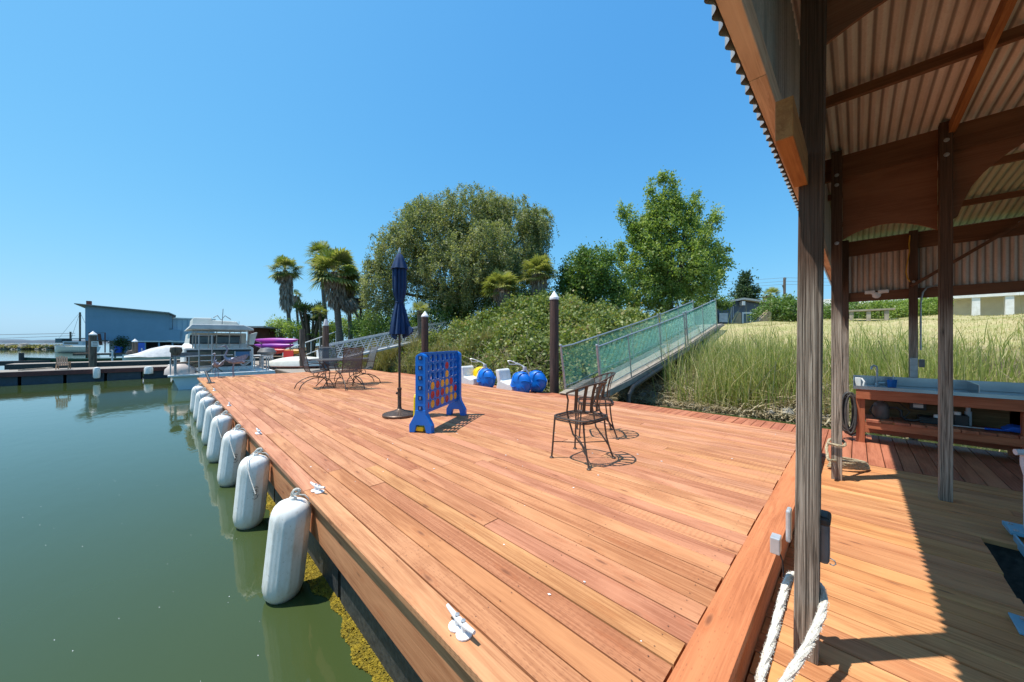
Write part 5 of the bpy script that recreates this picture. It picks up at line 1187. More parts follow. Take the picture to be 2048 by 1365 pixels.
q=MB(); c=(a+b)/2; q.beam(a.lerp(b,.3)-Vector((0,0,.06)),a.lerp(b,.3)+s*.9-Vector((0,0,.06)),.1,.1); tag(q.build('timber_block',M_OLDW),'timber block under the upturned dinghy','block')
for px_,F,m_,lab in((574,18.5,M_REDP,'red plastic garden chair behind the upturned dinghy'),(641,18.2,M_WPL,'white wire garden chair behind the oval table'),(532,19,M_ALU,'silver folding chair by the kayak rack')):
    p=G(px_,725,-.12); p=P(px_,700,F); t=thing('garden_chair',lab,'chair',(p.x,p.y,-.12),R(150)); q=MB()
    for x in(-.22,.22):
        for y in(-.22,.22): q.tube([(x,y,0),(x*.95,y*.95,.42)],.02,6)
    q.build('leg_frame',m_,t,world=False); q=MB(); q.b2(-.24,.24,-.24,.24,.41,.44); q.build('seat',m_,t,world=False)
    q=MB(); q.prism([(.20,-.24,.44),(.23,-.24,.44),(.36,-.2,.88),(.33,-.2,.88)],(0,0,0),(0,.48,0)); q.build('backrest',m_,t,world=False)
p=P(534,700,17.8); t=thing('barbecue_grill','dark covered grill on tall legs by the kayaks','grill',(p.x,p.y,-.12)); q=MB(); q.lathe([(0,.62),(.38,.70),(.42,.82),(.3,1.0),(0,1.05)],n=16); q.build('lid',M_GREY,t,smooth=True,world=False); q=MB()
for x,y in((-.25,-.2),(.25,-.2),(-.25,.2),(.25,.2)): q.tube([(x,y,0),(x,y,.7)],.025,6)
q.b2(-.7,-.35,-.25,.25,.72,.76); q.build('leg',M_ALU,t,world=False)
p=P(520,700,18.6); t=thing('garden_table','white round garden table on the dock beside the cruiser','table',(p.x,p.y,-.12)); q=MB(); q.lathe([(.5,.60),(.5,.63),(0,.635)],n=20); q.build('tabletop',M_WHITE,t,world=False); q=MB(); q.tube([(0,0,0),(0,0,.6)],.04,8); q.lathe([(.3,0),(.28,.03),(0,.05)],n=14); q.build('pedestal',M_ALU,t,world=False)
# red brown boathouses
def shed(px0,px1,ytop,F,m,lab,zb=-.3,depth=3):
    a=P(px0,ytop,F);b=P(px1,ytop,F); t=thing('red_shed',lab,'shed',((a.x+b.x)/2,(a.y+b.y)/2,zb)); d=(b-a);d.z=0; s=Vector((-d.y,d.x,0)).normalized()*depth
    q=MB(); q.prism([(a.x,a.y,zb),(b.x,b.y,zb),(b.x+s.x,b.y+s.y,zb),(a.x+s.x,a.y+s.y,zb)],(0,0,0),(0,0,a.z-zb)); q.build('wall',m,t)
    dn=d.normalized()*.5; q=MB(); q.prism([(a.x-dn.x,a.y-dn.y,a.z),(b.x+dn.x*1.8,b.y+dn.y*1.8,a.z),(b.x+dn.x+s.x,b.y+dn.y+s.y,a.z),(a.x-dn.x+s.x,a.y-dn.y+s.y,a.z)],(0,0,0),(0,0,.16)); q.build('roof',M_ROOFG,t); 
    q=MB(); c=a.lerp(b,.5)-Vector((0,0,.9)); q.box((c.x-s.x*.005,c.y-s.y*.005,c.z),(d.length*.3,.05,.6),rz=math.atan2(d.y,d.x)); q.build('window',M_GLASS,t)
    return t
shed(495,508,656,33,M_BARN,'red brown boathouse wall rising behind the white cruiser')
shed(511,536,674,38,M_BARN,'low brown shed with dark flat roof behind the kayaks'); shed(534,540,667,40,M_BARN,'small square cupola on the low brown shed behind the kayaks',zb=1.5,depth=.8)
# ================================================================ VEGETATION
def quads(C,s,nrm=None,asp=.55,droop=None):
    """leaf shaped diamonds; C (N,3) centres, s (N,) sizes"""
    n=len(C); a=RNG.normal(size=(n,3)); 
    if droop is not None: a=a*np.array((1,1,.6)); a[:,2]-=droop
    a/=np.linalg.norm(a,axis=1)[:,None]; b=np.cross(a,RNG.normal(size=(n,3))); b/=np.linalg.norm(b,axis=1)[:,None]
    s=s[:,None]; return np.stack([C-a*s,C+b*s*asp,C+a*s,C-b*s*asp],1)
def clumpy(blobs,ncl,per,sig,shell=(.72,1.05),zmin=-9):
    out=[];cid=[]
    tot=sum(b[1][0]*b[1][1]*b[1][2] for b in blobs)**(1)
    wts=[(b[1][0]*b[1][1]*b[1][2])**(2/3) for b in blobs]; W=sum(wts)
    for (c,r),w_ in zip(blobs,wts):
        k=max(3,int(ncl*w_/W)); d=RNG.normal(size=(k,3)); d/=np.linalg.norm(d,axis=1)[:,None]
        rad=RNG.uniform(shell[0],shell[1],k)**.7; cc=np.array(c)+d*rad[:,None]*np.array(r)
        pts=np.repeat(cc,per,0)+RNG.normal(size=(k*per,3))*sig*np.repeat(RNG.uniform(.6,1.3,k),per)[:,None]
        out.append(pts); cid.append(np.repeat(RNG.random(k),per))
    P_=np.concatenate(out); ci=np.concatenate(cid); m=P_[:,2]>zmin
    return P_[m],ci[m]
def limbs(t,base,tips,r0,name='trunk',m=M_BARK):
    q=MB(); base=Vector(base); fork=base+Vector((0,0,(max(p[2] for p in tips)-base.z)*.25))
    q.tube([base-Vector((0,0,.5)),base+Vector((.05,0,.3)),fork],[r0*1.15,r0,r0*.8],12)
    for p in tips:
        p=Vector(p); mid=fork.lerp(p,.5)+Vector((random.uniform(-.3,.3),random.uniform(-.3,.3),random.uniform(0,.5)))
        q.tube([fork,fork.lerp(mid,.5)+Vector((0,0,.1)),mid,mid.lerp(p,.6)+Vector((random.uniform(-.2,.2),0,.1)),p],[r0*.6,r0*.45,r0*.3,r0*.16,.02],8)
    return q.build(name,m,t,smooth=True)
def gz_(p): return terrn(p.x,p.y)
def tree(name,label,base,blobs,ncl,per,sig,size,leaf,r0=.2,group=None,shell=(.55,1.05),extra=None):
    b=Vector((base[0],base[1],base[2])); t=thing(name,label,'tree',tuple(b),0,group)
    C_,ci=clumpy(blobs,ncl,per,sig,shell); V=quads(C_,RNG.uniform(.7,1.3,len(C_))*size)
    rn=np.clip(ci*.55+RNG.random(len(C_))*.45,0,1); npmesh('crown',V,leaf,t,rn)
    limbs(t,b,[tuple(Vector(c)+Vector((0,0,r[2]*.3))) for c,r in blobs],r0); return t
def PB(x,y,F,rx,ry=None,rz=None): p=P(x,y,F); return (tuple(p),(rx*F/FPX,(ry or rx)*F/FPX,(rz or rx)*F/FPX))
# --- big willowy pepper tree
F=26.; b=P(930,640,F); base=(b.x,b.y,terrn(b.x,b.y))
wb=[PB(860,470,F-1,85,75,75),PB(945,440,F,80,80,62),PB(1030,480,F+1,72,80,85),PB(800,520,F-1,60,60,75),PB(905,550,F-2,110,80,85),PB(1040,560,F,65,70,75),PB(765,585,F-1.5,42,45,52),PB(975,520,F-2.5,75,60,85),PB(850,430,F,45,45,32),PB(985,420,F,45,45,30),PB(745,535,F-1,22,25,13),PB(1068,455,F+1,38,40,38)]
t=thing('pepper_tree','huge willowy grey green tree with hanging twigs behind the bramble bank','tree',base)
# hanging strands
cen=[];rn=[]
for (c,r) in wb:
    k=int(300*(r[0]*r[2])**.8/3.2); d=RNG.normal(size=(k,3)); d/=np.linalg.norm(d,axis=1)[:,None]; d[:,2]=d[:,2]*.9+.1
    o=np.array(c)+d*np.array(r)*RNG.uniform(.55,1.0,k)[:,None]
    for p in o:
        L=RNG.uniform(.5,2.0); m_=int(L*26); s_=np.linspace(0,1,m_); sway=RNG.normal(0,.16,2); tone=RNG.random()
        arc=np.stack([p[0]+sway[0]*s_*L*1.2+RNG.normal(0,.07,m_),p[1]+sway[1]*s_*L*1.2+RNG.normal(0,.07,m_),p[2]+.25*np.sin(s_*1.6)-s_**1.4*L+RNG.normal(0,.04,m_)],1)
        cen.append(arc); rn.append(np.clip(tone*.6+RNG.random(m_)*.4,0,1))
        if RNG.random()<.8:
            m2=22; cen.append(p+RNG.normal(0,.15,(m2,3))); rn.append(np.clip(tone*.6+.15+RNG.random(m2)*.4,0,1))
cen=np.concatenate(cen); rn=np.concatenate(rn); V=quads(cen,RNG.uniform(.05,.105,len(cen)),asp=.38,droop=.7); npmesh('crown',V,L_WIL,t,rn); print('willow',len(V))
limbs(t,base,[tuple(Vector(c)) for c,r in wb],.45)
# --- poplar
F=30.; b=P(1340,640,F); base=(b.x,b.y,terrn(b.x,b.y))
pb=[PB(1327,372,F,10,12,30),PB(1350,365,F,8,8,22),PB(1322,415,F,20,20,32),PB(1350,410,F,15,15,30),PB(1305,440,F,22,22,30),PB(1332,455,F,34,34,42),PB(1362,430,F,20,20,28),PB(1302,478,F,34,34,36),PB(1262,440,F,12,14,30),PB(1245,425,F,7,8,26),PB(1270,470,F,18,18,26),PB(1391,408,F,11,12,26),PB(1384,440,F,16,16,22),PB(1432,432,F,8,9,18),PB(1424,452,F,14,14,14),PB(1385,478,F,34,34,34),PB(1285,528,F,50,44,50),PB(1350,540,F,60,55,55),PB(1410,500,F,26,26,26),PB(1442,498,F,14,14,12),PB(1438,530,F,20,20,20),PB(1400,560,F,42,40,40),PB(1285,590,F,46,42,40),PB(1345,605,F,46,42,34),PB(1240,505,F,14,14,22),PB(1300,402,F,9,9,30),PB(1300,375,F,5,5,18)]
tree('poplar_tree','tall bright green poplar with upswept branches behind the ramp',base,pb,1900,40,.20,.095,L_POP,.28,shell=(.35,1.12))
F=27.; b=P(1175,640,F); base=(b.x,b.y,terrn(b.x,b.y))
tree('broadleaf_tree','mid green bushy tree between the pepper tree and the poplar',base,[PB(1165,555,F,48,45,50),PB(1190,540,F,36,36,46),PB(1140,580,F,30,30,40),PB(1205,590,F,42,40,45),PB(1170,515,F,14,14,20),PB(1215,520,F,12,12,22),PB(1238,575,F,20,20,34)],520,48,.24,.095,L_BUSH,.18,shell=(.3,1.1))
F=36.; b=P(1410,640,F); base=(b.x,b.y,terrn(b.x,b.y))
tree('small_tree','small thin leaved tree at the right foot of the poplar by the blue house',base,[PB(1412,590,F,14,14,24),PB(1440,608,F,18,16,10),PB(1400,610,F,16,16,14)],80,40,.25,.11,L_BUSH,.12,shell=(.2,1.1))
F=48.; b=P(1492,640,F); base=(b.x,b.y,terrn(b.x,b.y))
tree('conifer_tree','dark loose conifer rising behind the roof of the blue house',base,[PB(1490,575,F,15,15,26),PB(1480,592,F,12,12,18),PB(1504,590,F,12,12,18),PB(1492,555,F,6,6,12)],120,40,.3,.16,L_CYP,.2,shell=(.2,1.1))
# shrubs
def shrub(label,blobs,ncl,per,sig,size,leaf,name='shrub',group=None):
    c,r=blobs[0]; zb=terrn(c[0],c[1]); t=thing(name,label,'shrub',(c[0],c[1],zb),0,group)
    C_,ci=clumpy(blobs,ncl,per,sig,(.4,1.02)); m=C_[:,2]>zb-.3; C_=C_[m];ci=ci[m]
    npmesh('foliage',quads(C_,RNG.uniform(.7,1.3,len(C_))*size,asp=.35),leaf,t,np.clip(ci*.5+RNG.random(len(C_))*.5,0,1))
    q=MB()
    for k in range(9): q.tube([(c[0]+random.uniform(-.3,.3),c[1],zb-.2),(c[0]+random.uniform(-1,1)*r[0]*.6,c[1]+random.uniform(-1,1)*r[0]*.5,c[2])],.03,5)
    q.build('stem',M_BARK,t); return t
F=31
shrub('rounded oleander bush with pale flowers in front of the blue house',[PB(1560,620,F,34,34,26),PB(1535,630,F,26,26,20),PB(1590,625,F,26,26,20),PB(1610,628,F,26,26,18)],300,44,.22,.12,L_OLE,'oleander_bush')
F=17.5
shrub('flowering hedge seen between the two left shelter posts',[PB(1685,625,F,22,22,20),PB(1665,622,F,20,20,18),PB(1700,620,F,20,22,18)],150,40,.12,.06,L_OLE,'hedge_shrub')
shrub('bright green hedge behind the garden bench',[PB(1745,625,F,30,24,20),PB(1780,622,F,30,24,22),PB(1820,620,F,28,24,22)],240,44,.12,.06,L_POP,'hedge_shrub')
shrub('leafy green shrub between the back post and the cream house',[PB(1850,618,F,18,18,22),PB(1868,612,F,16,16,20)],120,40,.12,.06,L_POP,'hedge_shrub')
F=24
shrub('low yellow green rounded shrub below the broadleaf tree',[PB(1165,640,F,28,20,12),PB(1185,642,F,20,16,9)],90,44,.12,.05,L_PALMY)
shrub('dark undergrowth below the pepper tree at the top of the bank',[PB(860,640,24,60,30,30),PB(1000,610,27,60,30,36),PB(1080,615,27,40,30,36),PB(920,600,27.5,60,30,40),PB(800,660,24,60,30,28),PB(740,665,26,50,30,28),PB(920,620,25,40,30,24)],900,44,.24,.09,L_BUSH,'undergrowth')
F=32
shrub('leafy bushes at the foot of the fan palms',[PB(560,655,36,22,22,20),PB(590,660,34,26,22,16),PB(690,655,F,40,30,20),PB(740,640,F,30,30,24),PB(650,672,F,50,30,12)],300,44,.25,.11,L_POP,'undergrowth')
# --- palms
def fan_palm(label,x,ycrown,F,rad,ybase,trunk_px,xbase=None,nf=46,skirt=0,leaf=None,lean=0,name='fan_palm',zb=None,updir=.15,group='fan palms along the shore'):
    leaf=leaf or L_PALM; c=P(x,ycrown,F); xb=xbase if xbase is not None else x; b=P(xb,ybase,F); g=terrn(b.x,b.y) if zb is None else zb; Rr=rad*F/FPX
    t=thing(name,label,'palm',(b.x,b.y,g),0,group); V=[];rn=[]
    c=np.array(c)
    def frond(d,L,dead=False,off=0):
        d=d/np.linalg.norm(d); up=np.array((0,0,1.)); side=np.cross(d,up); side/=max(1e-6,np.linalg.norm(side)); nn=np.cross(side,d)
        hub=c+np.array((0,0,off))+d*L*.48; tone=RNG.random()
        st=c+np.array((0,0,off)); w_=.018*F/28; V.append([st-side*w_,st+side*w_,hub+side*w_*.7,hub-side*w_*.7]); rn.append(.8)
        nb=15
        for k in range(nb):
            a=(k-(nb-1)/2)/(nb-1)*R(190 if not dead else 110); dr=d*math.cos(a)+side*math.sin(a)+nn*(.12*math.cos(a*2)); bl=L*.56*(1-.22*abs(a)/1.7)*RNG.uniform(.85,1.1)
            mid=hub+dr*bl*.6; tip=hub+dr*bl*.98+np.array((0,0,-1.))*bl*(.20 if not dead else .25); pr=np.cross(dr,nn); pr/=np.linalg.norm(pr)+1e-9; ww=bl*.055
            V.append([hub,mid+pr*ww,tip,mid-pr*ww]); rn.append(np.clip(tone*.6+RNG.random()*.4,0,1))
    for k in range(nf):
        u=RNG.uniform(-.75,1); a=RNG.uniform(0,2*PI); h=math.sqrt(max(0,1-u*u)); frond(np.array((h*math.cos(a),h*math.sin(a),u*1.0+updir)),Rr*RNG.uniform(.78,1.15))
    npmesh('crown',np.array(V),leaf,t,np.array(rn))
    tr=trunk_px*F/FPX/2; q=MB(); cb=Vector(b); cb.z=g-.3; ct=Vector(c); n=14
    pts=[cb.lerp(ct,i/n)+Vector((0,0,0))+Vector((lean*math.sin(PI*i/n),0,0)) for i in range(n+1)]
    q.tube(pts,[tr*(1.25-.35*min(1,i/4))*(1+.04*math.sin(i*2.3)) for i in range(n+1)],10); q.build('trunk',M_PTRUNK,t,smooth=True)
    if skirt:
        V=[];rn=[]; c0=c.copy(); L=skirt*F/FPX
        for k in range(int(220)):
            u=RNG.random()**.9; p=c0+(np.array(pts[0])-c0)*(u*L/max(.1,abs(c0[2]-pts[0].z)))
            a=RNG.uniform(0,2*PI); d=np.array((math.cos(a),math.sin(a),0)); rr=Rr*(.42*(1-u*.45)); hub=p+d*rr*RNG.uniform(.5,1); ln=RNG.uniform(.5,.95)*F/30
            for j in range(6):
                dd=np.array((RNG.normal(0,.16),RNG.normal(0,.16),-1.)); tip=hub+dd*ln; s_=np.cross(dd,RNG.normal(size=3)); s_/=np.linalg.norm(s_); m_=hub+dd*ln*.5
                V.append([hub,m_+s_*.05,tip,m_-s_*.05]); rn.append(RNG.random())
        npmesh('dead_skirt',np.array(V),L_DEAD,t,np.array(rn))
    return t
fan_palm('tall fan palm standing alone at the left with a long grey skirt of dead fronds',570,541,35,34,672,8,585,nf=64,skirt=70)
fan_palm('small leaning fan palm head behind the tall lone palm',592,592,37,14,665,5,600,nf=20,skirt=6)
fan_palm('tallest fan palm of the cluster, topmost crown at its left',642,510,33,32,660,9,655,nf=56,skirt=22)
fan_palm('broad fan palm at the front of the cluster with thick ringed trunk',668,545,27,56,688,14,683,nf=95,skirt=60)
fan_palm('fan palm of the cluster leaning right with dead fronds',696,562,29,38,675,9,702,nf=60,skirt=46)
fan_palm('small dark fan palm at the right of the cluster on a thin trunk',722,596,30,24,672,6,722,nf=34,skirt=4)
fan_palm('fallen palm with shaggy grey head lying against the cluster',700,606,28,6,640,5,748,nf=8,skirt=0,group=None)
V=[];p=P(697,608,27.5)
for k in range(900):
    d=RNG.normal(size=3); d/=np.linalg.norm(d); c=np.array(p)+d*np.array((.55,.55,.5))*RNG.uniform(.3,1); ax=d*.5+np.array((.25,.2,-.8)); ax/=np.linalg.norm(ax); s_=np.cross(ax,RNG.normal(size=3)); s_/=np.linalg.norm(s_); L=RNG.uniform(.3,.65); V.append([c,c+ax*L*.5+s_*.035,c+ax*L,c+ax*L*.5-s_*.035])
npmesh('dead_head',np.array(V),L_DEAD,bpy.data.objects['fan_palm.006'])
fan_palm('young yellow green palm behind the thick grey piling',640,626,30,20,655,6,643,nf=26,leaf=L_PALMY,group=None)
fan_palm('yellow green fan palm on the bramble bank, left of the pair',1002,577,20,44,612,26,1010,nf=70,skirt=12,leaf=L_PALMY,updir=.35,group='squat palms on the bank')
fan_palm('yellow green fan palm on the bank with shaggy trunk, right of the pair',1077,548,21.5,42,605,30,1080,nf=70,skirt=40,leaf=L_PALMY,updir=.35,group='squat palms on the bank')
fan_palm('fan palm crown showing through the right top of the pepper tree',1082,438,30,26,600,9,1078,nf=34,skirt=18,group=None)
fan_palm('bright green low fan palm under the left side of the pepper tree',840,622,20,24,668,14,845,nf=30,leaf=L_PALMY,updir=.3,group=None)
fan_palm('distant palm with yellowing fronds behind the oleander bush',1540,590,50,20,640,8,1540,nf=34,skirt=12,leaf=L_PALMY,group=None)
# cordyline clump
t=None
p=P(622,640,31); g=terrn(p.x,p.y); t=thing('yucca_clump','dark branching yucca clump beside the lone fan palm','yucca',(p.x,p.y,g)); V=[];rn=[]; q=MB()
for k in range(9):
    h=P(random.uniform(596,648),random.uniform(610,640),31+random.uniform(-1,1)); q.tube([(p.x+random.uniform(-.3,.3),p.y,g-.3),tuple(Vector((p.x,p.y,g)).lerp(h,.5)),tuple(h)],[.16,.12,.09],7)
    for j in range(110):
        d=RNG.normal(size=3); d[2]=abs(d[2])*.8-.1 if RNG.random()<.7 else -abs(d[2]); d/=np.linalg.norm(d); s_=np.cross(d,RNG.normal(size=3)); s_/=np.linalg.norm(s_); c=np.array(h)+RNG.normal(0,.06,3); L=RNG.uniform(.5,.8)
        V.append([c,c+d*L*.5+s_*.035,c+d*L,c+d*L*.5-s_*.035]); rn.append(RNG.random()*.6)
npmesh('foliage',np.array(V),L_CYP,t,np.array(rn)); q.build('trunk',M_BARK,t)
# --- blades helper
def blades(C_,H,wd,lean,seg=3,cols=None,kink=0):
    n=len(C_); a=RNG.uniform(0,2*PI,n); dx=np.cos(a);dy=np.sin(a); l=np.abs(RNG.normal(0,lean,n)); fa=RNG.uniform(0,PI,n); out=[]
    pts=[]
    for k in range(seg+1):
        u=k/seg; pts.append(C_+np.stack([dx*l*H*u**2,dy*l*H*u**2,H*u*(1-.22*l*u)],1))
    sx=np.stack([np.cos(fa),np.sin(fa),0*fa],1)
    for k in range(seg):
        w0=(wd*(1-(k/seg)**2))[:,None]; w1=(wd*(1-((k+1)/seg)**2)+.0006)[:,None]
        out.append(np.stack([pts[k]-sx*w0,pts[k]+sx*w0,pts[k+1]+sx*w1,pts[k+1]-sx*w1],1))
    return np.concatenate(out)
def TZ(xy): return np.array([terrn(x,y) for x,y in xy])
# reeds on the bank to the right of the ramp
n=15000; xy=np.stack([RNG.uniform(-4.45,4.2,n),10.75+np.abs(RNG.normal(0,1,n))*2.3],1); keep=(RNG.random(n)<.55+.45*np.sin(xy[:,0]*1.9+np.sin(xy[:,1]*2)))
xy=xy[keep]; n=len(xy); z=TZ(xy); H=(.6+1.25*RNG.random(n)**1.4)*np.clip(1.2-(xy[:,1]-10.7)*.13,.22,1.15)*np.where(xy[:,0]<-3.2,1.1,1)*np.where(RNG.random(n)<.06,1.5,1)
C_=np.concatenate([xy,z[:,None]-.05],1); V=blades(C_,H,RNG.uniform(.005,.012,n),.34,4); tone=np.tile(np.clip(RNG.normal(.43,.27,n),0,1),4)
tag(npmesh('reeds',V,L_REED,None,tone),kind='stuff')
# dead fallen stalks near the water
n=1500; V=[]
for k in range(n):
    x=RNG.uniform(-6.6,4); y=10.6+abs(RNG.normal(0,.7)); z=terrn(x,y)+RNG.uniform(.0,.28); a=RNG.uniform(0,PI); L=RNG.uniform(.25,.9); d=np.array((math.cos(a),math.sin(a)*.6,RNG.normal(0,.28))); s_=np.array((-d[1],d[0],.3)); s_/=np.linalg.norm(s_); c=np.array((x,y,max(z,WZ+.02))); w_=RNG.uniform(.005,.012)
    V.append([c-d*L-s_*w_,c-d*L+s_*w_,c+d*L+s_*w_*.4,c+d*L-s_*w_*.4])
for k in range(70):
    x=RNG.uniform(-4.2,3.5); y=RNG.uniform(10.8,12.6); z=terrn(x,y)+.1; d=np.array((RNG.normal(0,.8),RNG.normal(-.2,.5),RNG.uniform(.1,.9))); L=RNG.uniform(.8,1.7); d/=np.linalg.norm(d); s_=np.cross(d,(0,1,.1)); s_/=np.linalg.norm(s_); c=np.array((x,y,z)); V.append([c-s_*.011,c+s_*.011,c+d*L+s_*.006,c+d*L-s_*.006])
tag(npmesh('dead_stalks',np.array(V),L_DEB),kind='stuff')
n=14000; xy=np.stack([RNG.uniform(-7.5,4.5,n),10.55+np.abs(RNG.normal(0,.55,n))],1); z=TZ(xy); C_=np.concatenate([xy,np.maximum(z,WZ)[:,None]+RNG.uniform(0,.16,n)[:,None]],1)
tag(npmesh('reed_litter',quads(C_,RNG.uniform(.03,.12,n),asp=.16),L_DEB),kind='stuff')
q=MB(); pts=[G(1232,792,WZ),G(1290,797,WZ),G(1400,806,WZ),G(1500,816,WZ),G(1600,828,WZ),G(1700,845,WZ)]; pts=[p+Vector((0,0,.03)) for p in pts]; q.tube(pts,[.05,.09,.10,.09,.08,.06],10); o=q.build('driftwood_log',mat('pale_driftwood',(.52,.46,.34),(.32,.27,.19),scale=2,rough=.9,stretch=(1,8,8),bump=.6,bd=.02),None,smooth=True); tag(o,'long pale driftwood log floating along the reedy bank','log')
# short lawn tufts
n=26000; X_=RNG.uniform(-7,9,n); Y_=11.8+RNG.random(n)**.8*11; xy=np.stack([X_,Y_],1); z=TZ(xy); C_=np.concatenate([xy,z[:,None]-.01],1)
V=blades(C_,RNG.uniform(.03,.10,n)*np.clip(1.9-(Y_-11.8)*.14,.7,1.9),RNG.uniform(.006,.014,n),.5,1); tag(npmesh('lawn_grass',V,leafmat('lawn_blades',[(.26,.28,.08),(.40,.36,.13),(.50,.42,.18),(.56,.47,.23)]),None,RNG.random(len(V))),kind='stuff')
# brambles
def dens(x,y):
    return 0 if x>-6.0 else 1
n=125000; X_=RNG.uniform(-18.5,-5.95,n); Y_=8.75+RNG.random(n)**1.15*10.5; z=TZ(np.stack([X_,Y_],1)); und=.45*np.sin(X_*2.3+1.2*np.sin(Y_*1.7))*np.sin(Y_*2.1+X_)+.22
fade=np.clip((X_+18.5)/2,0,1); lowl=np.clip((-8.5-X_)/1.5,0,1)
C_=np.stack([X_,Y_,z+np.clip(und,0,1)*RNG.uniform(.2,1.15,n)+RNG.exponential(.10,n)+.02],1); cl=np.sin(X_*7+np.sin(Y_*5)*2)*np.sin(Y_*6.3+X_*2); m=(cl+RNG.normal(0,.6,n)>-.55)&(RNG.random(n)<.35+.65*fade); C_=C_[m]
tone=np.clip(.45+.22*np.sin(C_[:,0]*1.7)*np.cos(C_[:,1]*1.3)+RNG.normal(0,.22,len(C_)),0,1)
tag(npmesh('brambles',quads(C_,RNG.uniform(.040,.085,len(C_))*(1+(C_[:,1]-9)*.03),asp=.75),L_BRAM,None,tone),kind='stuff')
# shaded tangle of stems at the foot of the brambles
V=[]
for k in range(2600):
    x=RNG.uniform(-17,-5.2); y=8.7+abs(RNG.normal(0,.6)); z=max(terrn(x,y),WZ)+RNG.uniform(0,.5); d=RNG.normal(size=3); d[2]=abs(d[2]); d/=np.linalg.norm(d); L=RNG.uniform(.15,.6); s_=np.cross(d,RNG.normal(size=3)); s_/=np.linalg.norm(s_); c=np.array((x,y,z)); V.append([c-s_*.006,c+s_*.006,c+d*L+s_*.004,c+d*L-s_*.004])
tag(npmesh('bramble_stems',np.array(V),L_DEB),kind='stuff')
# arching grass clumps left of the brambles
C_=[];Hs=[]
for k in range(95):
    x=RNG.uniform(-24,-11.5); y=shore(x)+abs(RNG.normal(.35,.8)); z=terrn(x,y); m_=75; C_.append(np.array((x,y,z))+RNG.normal(0,.10,(m_,3))*(1,1,0)); Hs.append(RNG.uniform(.7,1.35)*RNG.uniform(.6,1.1,m_))
C_=np.concatenate(C_);H=np.concatenate(Hs); V=blades(C_,H,RNG.uniform(.006,.012,len(H)),.65,4); tag(npmesh('bank_grass',V,L_DRY,None,np.tile(RNG.random(len(H)),4)),kind='stuff')
n=16000; X_=RNG.uniform(-34,-11,n); Y_=8.9+RNG.random(n)*7; z=TZ(np.stack([X_,Y_],1)); C_=np.stack([X_,Y_,z+RNG.exponential(.16,n)],1); tag(npmesh('ground_cover',quads(C_,RNG.uniform(.05,.12,n),asp=.5),L_BUSH),kind='stuff')
# rocks at bank foot
q=MB()
for k in range(150):
    x=random.uniform(-7.2,4); y=10.75+abs(random.gauss(0,.45)); r=random.uniform(.06,.2); q.lathe([(0,-r),(r*.9,-r*.5),(r,0),(r*.7,r*.45),(0,r*.6)],c=(x,y,max(terrn(x,y),WZ)+.02),n=7,mod=lambda a,z,ph=random.random()*6:1+.22*math.sin(2*a+ph))
tag(q.build('bank_rocks',M_ROCK),kind='stuff')
# floating specks
# ================================================================ HOUSES AND GARDEN
t=thing('blue_house','low slate blue house with wide white gable roof beyond the lawn','house',tuple(P(1480,650,44)))
F=44; a=P(1428,640,F);b=P(1600,640,F); d=(b-a);d.z=0;d.normalize(); s=Vector((-d.y,d.x,0)); gl=1.9
def HP(x,y,off=0): p=P(x,y,F); return Vector((p.x,p.y,p.z))+s*off
q=MB(); q.prism([HP(1432,665),HP(1432,614),HP(1482,602.5),HP(1560,615),HP(1600,619),HP(1600,665)],(0,0,0),tuple(s*9)); q.build('wall',M_HOUSE,t)
q=MB(); q.prism([HP(1418,614,-.6),HP(1482,600.5,-.6),HP(1600,616,-.6),HP(1600,612.5,-.6),HP(1482,597,-.6),HP(1418,609.5,-.6)],(0,0,0),tuple(s*10.5)); q.build('roof',mat('white_gravel_roof',(.62,.60,.56),(.5,.48,.45),scale=3,rough=.9),t)
q=MB(); c=HP(1481,608,-.35); q.box(c,(.35,.6,.5),rz=math.atan2(d.y,d.x)); q.build('ridge_beam_end',M_WHITE,t)
q=MB(); q.prism([HP(1484,650,-.05),HP(1484,625,-.05),HP(1520,624,-.05),HP(1520,650,-.05)],(0,0,0),tuple(s*.04)); fr=q.build('patio_door_frame',M_WHITE,t)
q=MB(); 
for xa,xb in((1487,1499),(1502,1518)): q.prism([HP(xa,650,-.10),HP(xa,628,-.10),HP(xb,628,-.10),HP(xb,650,-.10)],(0,0,0),tuple(s*.04))
q.build('pane',M_GLASS,fr)
for x in(1461,1465): q=MB(); q.prism([HP(x,650,-.08),HP(x,613,-.08),HP(x+1,613,-.08),HP(x+1,650,-.08)],(0,0,0),tuple(s*.04)); q.build('downpipe',M_PVC,t)
q=MB(); q.prism([HP(1436,645,-.3),HP(1436,627,-.3),HP(1453,627,-.3),HP(1453,645,-.3)],(0,0,0),tuple(s*.04)); q.build('noticeboard',M_COVER,t)
F=30
for xa,xb,yt,l in((1468,1483,624,'sloping tan masonry stair wall in front of the blue house, left one'),(1512,1543,621,'larger sloping tan masonry stair wall beside the oleander bush')):
    p0=P(xb,660,F); t=thing('stair_wall',l,'wall',tuple(p0)); q=MB(); s=Vector((-1,1,0)).normalized()*.5
    q.prism([P(xa,664,F),P(xa,648,F),P(xb-7,yt+3,F),P(xb-4,yt,F),P(xb,yt+2,F),P(xb,664,F)],(0,0,0),tuple(s)); q.build('wall',M_CONC,t,bevel=.03)
    q=MB(); q.tube([P(xa,648,F)+s*.5,P(xb-7,yt+3,F)+s*.5,P(xb-3,yt,F)+s*.5],.10,8); q.build('coping',M_CONC,t,smooth=True)
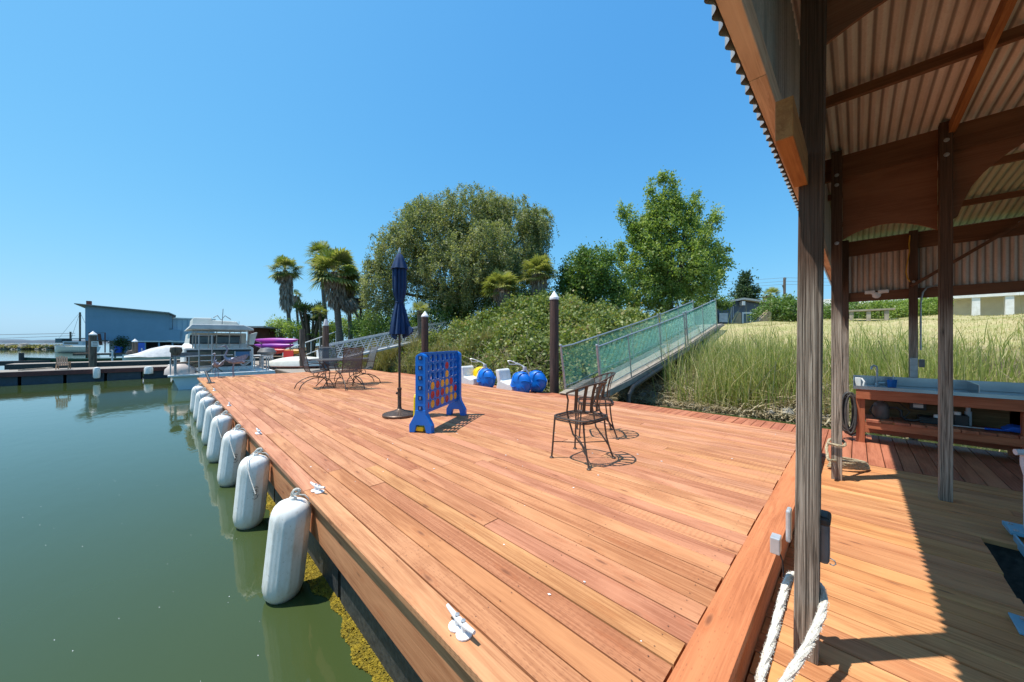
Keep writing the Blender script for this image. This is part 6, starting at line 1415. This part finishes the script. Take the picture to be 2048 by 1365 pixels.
t=thing('utility_pole','dark broken utility pole with a side branch behind the oleander bush','pole',tuple(P(1570,640,52))); q=MB(); F=52; q.tube([P(1569,650,F),P(1569,556,F)],.17,8); q.tube([P(1568.5,585,F),P(1567,575,F),P(1565,571,F)],.10,6); q.build('pole',M_PILEG,t); q=MB(); q.tube([P(1569,560,F),P(1570,556,F)],.2,6); q.build('insulator',M_GREY,t)
q=MB(); 
for y0_,y1_ in((556,557),(563,564),(569,571)): q.tube([P(1569,y0_,52),P(1720,y1_+2,60)],.02,4); q.tube([P(1569,y0_,52),P(1450,y0_+8,80)],.02,4)
tag(q.build('overhead_wire',M_GREY),'overhead wires strung from the broken utility pole','wire')
t=thing('cream_house','long cream house with white porch posts beyond the lawn behind the shelter','house',tuple(P(1960,625,24))); F=24
a=G(1870,650,0)
def CP(x,y,Yp): k=(x-1024)/FPX; F_=Yp*S2/(1+k); return P(x,y,F_)
Yh=33.
q=MB(); q.b2(CP(1640,600,Yh).x,CP(2200,600,Yh).x+14,Yh,Yh+7,1.6,CP(1960,595,Yh).z); q.build('wall',M_BEIGE,t)
q=MB(); q.b2(CP(1640,600,Yh).x-.5,CP(2200,600,Yh).x+15,Yh-1.0,Yh+7.4,CP(1960,594,Yh).z-.1,CP(1960,594,Yh).z+.35); q.build('roof',M_WHITE,t)
for x in(1872,1951,2018,2085,2160): c=CP(x,600,Yh-.8); q=MB(); q.b2(c.x-.14,c.x+.14,c.y-.14,c.y+.14,1.7,CP(1960,594,Yh).z-.1); q.build('porch_post',M_WHITE,t)
q=MB(); c=CP(2060,600,Yh); q.b2(c.x,c.x+1.8,c.y-.03,c.y,2.6,3.6); q.build('window',M_GLASS,t)
t=thing('garden_bench','long weathered grey garden bench on the lawn seen through the shelter','bench',tuple(CP(1740,632,22.5))); q=MB(); a=CP(1694,623,22.5);b=CP(1790,617,22.5); q.beam((a.x,22.5,a.z),(b.x,22.5,a.z),.5,.07,up=(0,0,1)); q.build('top',M_OLDW,t)
for x in(1703,1737,1773): c=CP(x,620,22.5); q=MB(); q.b2(c.x-.07,c.x+.07,22.3,22.7,2.1,a.z-.03); q.build('leg',M_OLDW,t)

# bird droppings, leaf scraps and floating specks
V=[]
for k in range(150):
    x=RNG.uniform(-15,-.6); y=RNG.uniform(.9,5.8); s_=RNG.uniform(.003,.010); a=RNG.uniform(0,6.28); V.append([(x+s_*math.cos(a+k_*PI/2)*(1+.4*(k_%2)),y+s_*math.sin(a+k_*PI/2),.0032) for k_ in range(4)])
tag(npmesh('deck_specks',np.array(V),M_CAP),kind='stuff')
V=[]
for k in range(130):
    x=RNG.uniform(-14,-.8); y=.5-abs(RNG.normal(0,1.6)); s_=RNG.uniform(.0015,.005); a=RNG.uniform(0,6.28); V.append([(x+s_*math.cos(a+k_*PI/2),y+s_*math.sin(a+k_*PI/2)*.6,WZ+.002) for k_ in range(4)])
tag(npmesh('floating_specks',np.array(V),M_CAP),kind='stuff')
